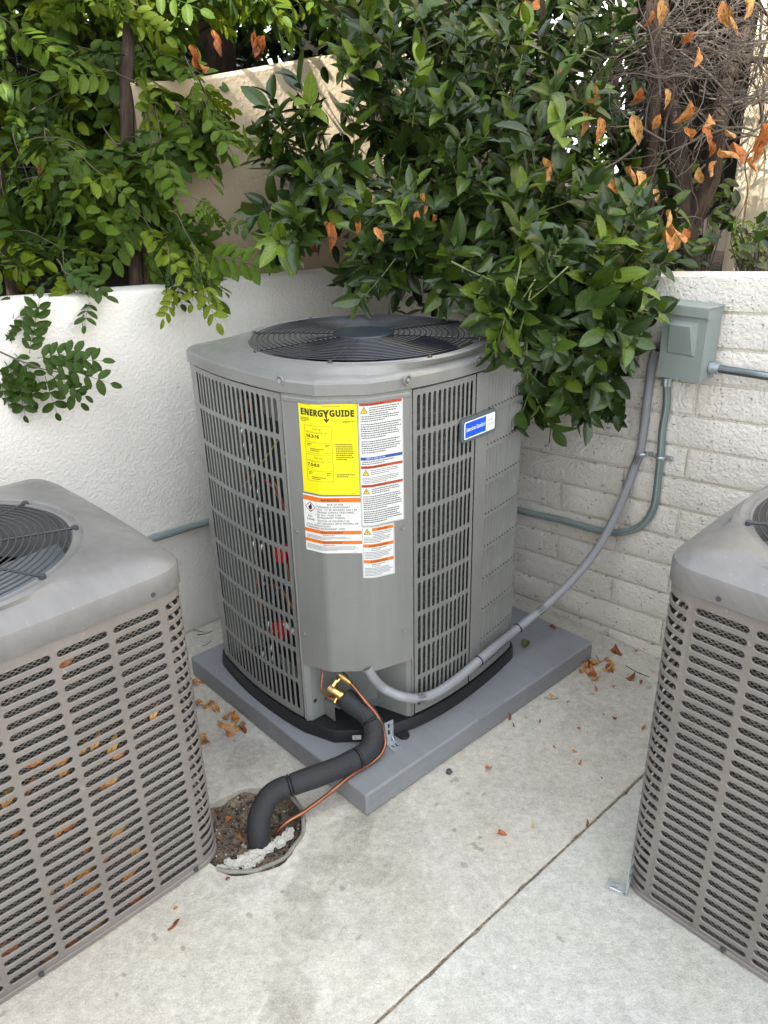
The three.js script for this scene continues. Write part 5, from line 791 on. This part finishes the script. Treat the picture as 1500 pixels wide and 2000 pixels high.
// dry orange leaves hanging in the thicket
{
  const r = rng(404); const spots = [[1165, 195, 70], [1145, 235, 60], [1172, 250, 56], [1252, 195, 62], [1235, 250, 66], [1300, 190, 44], [1290, 240, 44], [1350, 220, 62], [1335, 270, 54], [1365, 110, 40], [1355, 75, 40], [1410, 30, 70], [1425, 45, 60], [1290, 20, 55], [1275, 35, 44], [1385, 240, 48], [1370, 270, 52], [1405, 310, 52], [1432, 300, 58], [1418, 265, 36], [1490, 265, 70], [1475, 290, 56], [1060, 330, 62], [1045, 345, 50], [1075, 345, 54], [1050, 360, 48], [1180, 370, 60], [1170, 380, 60], [1190, 365, 50], [1245, 355, 56], [1232, 340, 44], [1275, 385, 40], [1310, 425, 40], [1312, 460, 66], [1300, 470, 56], [1325, 475, 60], [1335, 465, 50], [1365, 345, 46], [1400, 330, 40], [1455, 20, 50], [1385, 290, 40], [1470, 320, 40], [830, 395, 44], [815, 425, 36], [640, 460, 66], [615, 490, 48], [1085, 200, 40], [1020, 5, 50], [1050, 8, 46], [1095, 145, 30], [845, 430, 30], [372, 105, 44], [380, 125, 50], [388, 140, 40], [415, 75, 42], [422, 90, 36], [497, 80, 50], [508, 90, 52], [490, 95, 46], [516, 84, 40], [502, 105, 44], [75, 338, 40], [730, 460, 40], [705, 440, 40]];
  spots.forEach(([u, v, s], k) => { const d = u < 700 ? 2.42 : u < 900 ? 2.18 : 2.2 + 0.15 * r(); const p = at(u, v - s * 0.4, d); const L = s * 0.80 / FPX * d; const ld = V((r() - 0.5) * 0.7, -1, (r() - 0.5) * 0.7).add(V((r() - 0.5) * 0.8, 0.4 * r(), (r() - 0.5) * 0.8)).normalize(); const m = single('dry_leaf', gDry[Math.floor(r() * 3)], mDryLeaf[u < 700 ? (r() < 0.45 ? 3 : 1) : r() < 0.45 ? 0 : r() < 0.55 ? 1 : 2], u < 450 ? 'reddish dry leaf hanging in the feathery tree above the beige wall' : u < 600 ? 'reddish dry leaf hanging at the top edge of the beige wall' : u < 1130 ? 'curled orange dry leaf hanging among the glossy green leaves of the bush' : 'curled orange dry leaf hanging in the tangle of bare twigs', 'dry leaf', u < 450 ? 'dry leaves in the feathery tree' : u < 600 ? 'dry leaves over the beige wall' : u < 1130 ? 'dry leaves in the glossy bush' : 'dry leaves in the bare twigs'); frame(p, ld, V(-0.5 + r() - 0.5, 0.3, 0.6 + r() - 0.5), L).decompose(m.position, m.quaternion, m.scale); });
}
// small plants behind the block wall at the right edge
{
  const r = rng(505);
  const mk = (name, label, cu, cv, d, n, ru, rv, L, cols) => { const o = thing(name, label, 'plant'); const st = new MB(), leaves = []; const root = at(cu, cv, d); root.y = 1.0; for (let k = 0; k < n; k++) { const tip = at(cu + (r() - 0.5) * ru, cv + (r() - 0.5) * rv, d + (r() - 0.5) * 0.15); if (k % 3 === 0) st.taper(bend(root, tip, 0.02, 5, r, 0.02), 0.003, 0.001, 4); const ld = V(r() - 0.5, r() - 0.4, r() - 0.5).normalize(); leaves.push({ m: frame(tip, ld, V(-0.5, 0.6, 0.5), L * (0.7 + 0.6 * r())), g: Math.floor(r() * 3), c: cols[Math.floor(r() * cols.length)], p: tip }); } part('stems', st.geo(), mTwig, o).userData.kind = 'stuff'; plantParts(o, leaves, gBush, mBushLeaf, 'leaf', 'leaf_mass', 60); };
  mk('leafy_seedling', 'small leafy seedling at the foot of the dark trunk', 1345, 495, 2.75, 26, 70, 60, 0.06, [0, 2]);
  mk('shaded_shrub', 'low green shrub beside the leaning trunk before the dark doorway', 1385, 400, 2.95, 70, 110, 130, 0.055, [0, 1, 2]);
  mk('pale_shrub', 'bright yellow green shrub against the cream door frame', 1478, 470, 2.72, 220, 90, 70, 0.022, [3, 3, 2]);
  mk('dark_shrub', 'dark oval leaved shrub at the end of the block wall top', 1495, 500, 2.45, 40, 70, 130, 0.055, [0, 1]);
}
//#SECTION BACK
// ------------------------------------------------------------------ what stands behind the foliage
{
  const o = thing('cream_building', 'cream panelled building with a dark doorway behind the shrubs', 'building'); const mCream = std({ color: lin(0.90, 0.78, 0.57), roughness: 0.8, map: rep(tStuccoC, 0.6) });
  const xf = 2.25; const zA = onX(1412, 520, xf).z, zB = onX(1455, 520, xf).z, zD = onX(1300, 500, xf).z;
  part('wall', boxG(xf + 0.02, xf + 0.25, 0.9, 4.2, zA + 0.004, 4), mCream, o); part('corner_board', boxG(xf - 0.01, xf + 0.02, 0.95, 4.2, zA, zA + 0.05, 0.004), mCream, o);
  for (let k = 0; k < 6; k++) part('siding_board', boxG(xf, xf + 0.018, 0.95, 4.2, zA + 0.056 + k * 0.20, zA + 0.25 + k * 0.20, 0.004), mCream, o);
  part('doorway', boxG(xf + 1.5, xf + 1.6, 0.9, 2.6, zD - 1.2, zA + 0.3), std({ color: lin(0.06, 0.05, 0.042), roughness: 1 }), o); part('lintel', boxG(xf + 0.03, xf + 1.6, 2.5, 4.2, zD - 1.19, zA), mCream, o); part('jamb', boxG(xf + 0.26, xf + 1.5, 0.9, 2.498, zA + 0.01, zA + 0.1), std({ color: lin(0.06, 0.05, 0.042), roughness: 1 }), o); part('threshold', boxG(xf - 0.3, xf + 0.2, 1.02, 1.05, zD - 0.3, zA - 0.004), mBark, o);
  part('wall', boxG(xf + 0.4, xf + 0.6, 0.9, 4.2, -3.6, zD - 1.2), mCream, o);
}
{ // timber fence added as a dark backdrop for the shade behind the foliage
  const o = thing('backdrop_fence', 'dark timber backdrop added for the shade behind the garden trees', 'fence'); const mF = std({ color: lin(0.06, 0.05, 0.04), roughness: 0.9 });
  for (let k = 0; k < 44; k++) part('plank', boxG(-4.5 + k * 0.16, -4.5 + k * 0.16 + 0.15, 0.95, 2.3 + 0.02 * (k % 3), -3.9 - 0.004 * (k % 2), -3.87), mF, o);
  for (const x of [-3, -1, 1]) part('rail', boxG(x, x + 2, 1.4, 1.48, -3.95, -3.91), mF, o);
}
{ // far hedge, one mass of leaves
  const r = rng(606); const N = 13500; const im = new THREE.InstancedMesh(gBush[0], mBushLeaf[1], N); for (let k = 0; k < N; k++) { let p; const q = r(); if (q < 0.5) p = V(lerp(-2.2, 2.8, r()), lerp(1.0, 3.2, r()), lerp(-3.7, -2.5, r() * r())); else p = V(lerp(1.5, 3.2, r()), lerp(1.1, 3.3, r()), lerp(-3.0, -1.0, r())); im.setMatrixAt(k, frame(p, V(r() - 0.5, r() - 0.6, r() - 0.5), V(r() - 0.5, 0.8, r() - 0.1), 0.07 + 0.06 * r())); } im.name = 'hedge_foliage'; sh(im); tag(im, 'dense dark hedge filling the garden behind the trees', 'hedge', null, 'stuff'); scene.add(im);
}
{ // tall trees closing the garden, their crowns above the frame
  const o = thing('garden_tree', 'tall dark tree whose crown roofs the garden behind the walls', 'tree', null, V(1.2, 0, -2.4)); const mb = new MB(); mb.taper([V(0, 0.95, 0), V(0.05, 1.8, 0.02), V(0.1, 2.6, 0.05), V(0.0, 4.4, 0.1)], 0.11, 0.07, 10); mb.taper([V(0.1, 2.6, 0.05), V(-0.7, 3.1, 0.3), V(-1.9, 3.5, 0.4)], 0.06, 0.02, 8); mb.taper([V(0.1, 2.8, 0.05), V(0.8, 3.3, 0.6), V(1.3, 3.7, 1.4)], 0.06, 0.02, 8); part('trunk', mb.geo(), mBark, o);
  const r = rng(707), N = 7600; const im = new THREE.InstancedMesh(gBush[2], mTreeLeaf[1], N); for (let k = 0; k < N; k++) { const h = lerp(2.35, 3.9, r()); const p = V(lerp(-3.4, 1.9, r()), h, r() < 0.74 ? lerp(-1.5, 0.55, r()) : lerp(0.4, 1.15, r())); im.setMatrixAt(k, frame(p, V(r() - 0.5, r() - 0.6, r() - 0.5), V(r() - 0.5, 1, r() - 0.5), 0.13 + 0.08 * r())); } im.name = 'crown'; im.userData.kind = 'stuff'; sh(im); o.add(im);
}
{ // unseen house added on the sun side, stepped so its shade covers the yard
  const o = thing('added_shade_house', 'unseen pale house added left of the yard to shade it', 'house'); const hw = std({ color: lin(0.84, 0.82, 0.78), roughness: 0.95 });
  part('wall', boxG(-7, -3.4, -0.06, 5.35, -0.42, 0.2), hw, o); part('wall', boxG(-7.01, -3.41, -0.06, 6.3, 0.202, 2.7), hw, o); part('roof', boxG(-7.1, -3.38, 6.302, 6.38, 0.19, 2.75), std({ color: lin(0.30, 0.15, 0.10), roughness: 0.9 }), o);
  for (const [y, z] of [[3.6, 0.9], [1.0, 0.9]]) { const w = part('window', boxG(-3.42, -3.36, y, y + 1.3, z, z + 1.1), std({ color: lin(0.8, 0.8, 0.8), roughness: 0.5 }), o); part('pane', boxG(-3.37, -3.352, y + 0.08, y + 1.22, z + 0.08, z + 1.02), std({ color: lin(0.03, 0.035, 0.04), roughness: 0.08 }), w); }
}
//#SECTION LITTER
// ------------------------------------------------------------------ fallen leaves
{
  const r = rng(808);
  const drop = (u, v, y, L, label, group, c, flat = 1, name = 'fallen_leaf') => { const p = onY(u, v, y); const a = r() * 6.283; const ld = V(Math.cos(a), (r() - 0.3) * 0.25 * flat, Math.sin(a)).normalize(); const m = single(name, gDry[Math.floor(r() * 3)], mDryLeaf[c ?? Math.floor(r() * 4)], label, 'dry leaf', group); p.y += L * 0.16 + 0.001; frame(p, ld, V((r() - 0.5) * 0.5, r() < 0.5 ? 1 : -1, (r() - 0.5) * 0.5), L).decompose(m.position, m.quaternion, m.scale); return m; };
  const heapA = [[455, 1405], [462, 1412], [448, 1418], [470, 1408], [440, 1424], [455, 1428], [466, 1424], [476, 1410], [445, 1410], [460, 1435], [425, 1378], [415, 1384], [430, 1386], [420, 1374], [390, 1340], [385, 1335], [402, 1438], [405, 1443], [436, 1408], [412, 1376], [398, 1376]];
  for (const [u, v] of heapA) drop(u, v, 0, 0.026 + 0.016 * r(), 'dry brown leaf on the concrete between the pad and the leaf filled unit', 'leaves beside the pad');
  const heapB = [[1150, 1298], [1160, 1292], [1170, 1302], [1156, 1308], [1148, 1318], [1162, 1318], [1175, 1310], [1186, 1306], [1196, 1312], [1166, 1326], [1152, 1326], [1142, 1312], [1205, 1280], [1215, 1282], [1195, 1300], [1222, 1328], [1178, 1290]];
  for (const [u, v] of heapB) drop(u, v, 0, 0.024 + 0.02 * r(), 'dry brown leaf in the small drift at the foot of the block wall', 'leaves by the block wall');
  const strew = [[950, 1496, 0.034, 0], [970, 1632, 0.03, 1], [327, 1818, 0.03, 3], [450, 1718, 0.014, 3], [1128, 1420, 0.018, 1], [1085, 1362, 0.022, 2], [1108, 1375, 0.016, 2], [1052, 1412, 0.012, 3], [1006, 1421, 0.014, 3], [993, 1408, 0.02, 3], [1082, 1457, 0.012, 1], [1130, 1495, 0.016, 1], [1128, 1470, 0.016, 0], [1173, 1517, 0.012, 3], [1144, 1615, 0.016, 3], [1042, 1612, 0.014, 2], [348, 1772, 0.012, 1], [1255, 1428, 0.02, 1], [1205, 1403, 0.016, 3], [1165, 1352, 0.02, 1], [1180, 1395, 0.012, 3], [1240, 1275, 0.02, 1], [925, 1425, 0.014, 3], [1202, 1340, 0.018, 0], [1252, 1330, 0.02, 3]];
  for (const [u, v, L, c] of strew) drop(u, v, 0, L, 'single dry leaf lying on the open concrete', 'leaves strewn on the concrete', c);
  drop(1072, 1225, PAD, 0.03, 'dry brown leaf on the far end of the grey pad', null, 3); drop(1003, 1240, PAD, 0.025, 'reddish dry leaf on the grey pad by the base pan', null, 1);
  { const p = onY(1026, 1258, PAD + 0.004); const m = single('fallen_leaf', gBush[0], mBushLeaf[2], 'fresh green leaf lying on the grey pad', 'leaf'); frame(p.add(V(-0.02, 0, 0.012)), V(0.86, 0.06, -0.5), V(0, 1, 0.1), 0.062).decompose(m.position, m.quaternion, m.scale); }
  for (const [u, v] of [[440, 1635], [466, 1632], [430, 1590], [545, 1690], [455, 1600]]) drop(u, v, -0.03, 0.026, 'dry leaf lying in the soil of the pipe hole', 'leaves in the pipe hole', v < 1600 ? 3 : 0);
  // leaves trapped behind the louvers of the left unit
  const caught = [[230, 290], [255, 275], [330, 315], [415, 285], [425, 350], [190, 455], [140, 490], [545, 205], [625, 165], [735, 190], [780, 245], [740, 405], [690, 435], [120, 735], [440, 710], [385, 740], [770, 750], [572, 850], [560, 1010], [450, 1075], [590, 1125], [900, 1190], [640, 1365], [475, 1460], [95, 1490], [340, 1548], [850, 1025], [885, 880], [665, 940], [330, 1140], [375, 1240], [720, 1310], [640, 1100], [270, 1300], [60, 520], [20, 1530]].map(([x, y]) => [x * 0.3, 1400 + y * 0.3]).concat([[130, 1292], [302, 1390], [300, 1400]]);
  for (const [u, v] of caught) { const p = onZ(u, v, -0.158); const L = 0.030 + 0.02 * r(); const a = (r() - 0.3) * 1.6; const ld = V(Math.cos(a), Math.sin(a), 0); const m = single('caught_leaf', gDry[2], mDryLeaf[r() < 0.5 ? 0 : r() < 0.6 ? 1 : 2], 'dry leaf caught behind the louvers of the weathered unit', 'dry leaf', 'leaves caught in the louvers'); const M = frame(p.addScaledVector(ld, -L / 2), ld, V(0, 0, 1), L); M.decompose(m.position, m.quaternion, m.scale); m.scale.z *= 0.25; }
  single('pebble', rock(8, 0.009).translate(...onY(877, 1507, 0.006).toArray()), std({ color: lin(0.06, 0.062, 0.07), roughness: 0.7 }), 'small dark pebble on the concrete in front of the pad', 'pebble');
  // thin twigs on the ground
  for (const [u0, v0, u1, v1] of [[1150, 1300, 1180, 1290], [1222, 1300, 1268, 1322], [1165, 1280, 1172, 1292], [385, 1240, 415, 1232], [395, 1262, 412, 1252], [370, 1225, 400, 1235], [1090, 1363, 1076, 1364]]) { const mb = new MB(); const y = (u0 < 420 && v0 > 1245) ? PAD : 0; mb.taper([onY(u0, v0, y + 0.002), onY((u0 + u1) / 2, (v0 + v1) / 2 + 2, y + 0.003), onY(u1, v1, y + 0.002)], 0.0014, 0.001, 5); single('fallen_twig', mb.geo(), mTwig, 'thin dry twig lying on the ground near a wall', 'twig', 'twigs on the ground'); }
}
renderer.render(scene, camera);
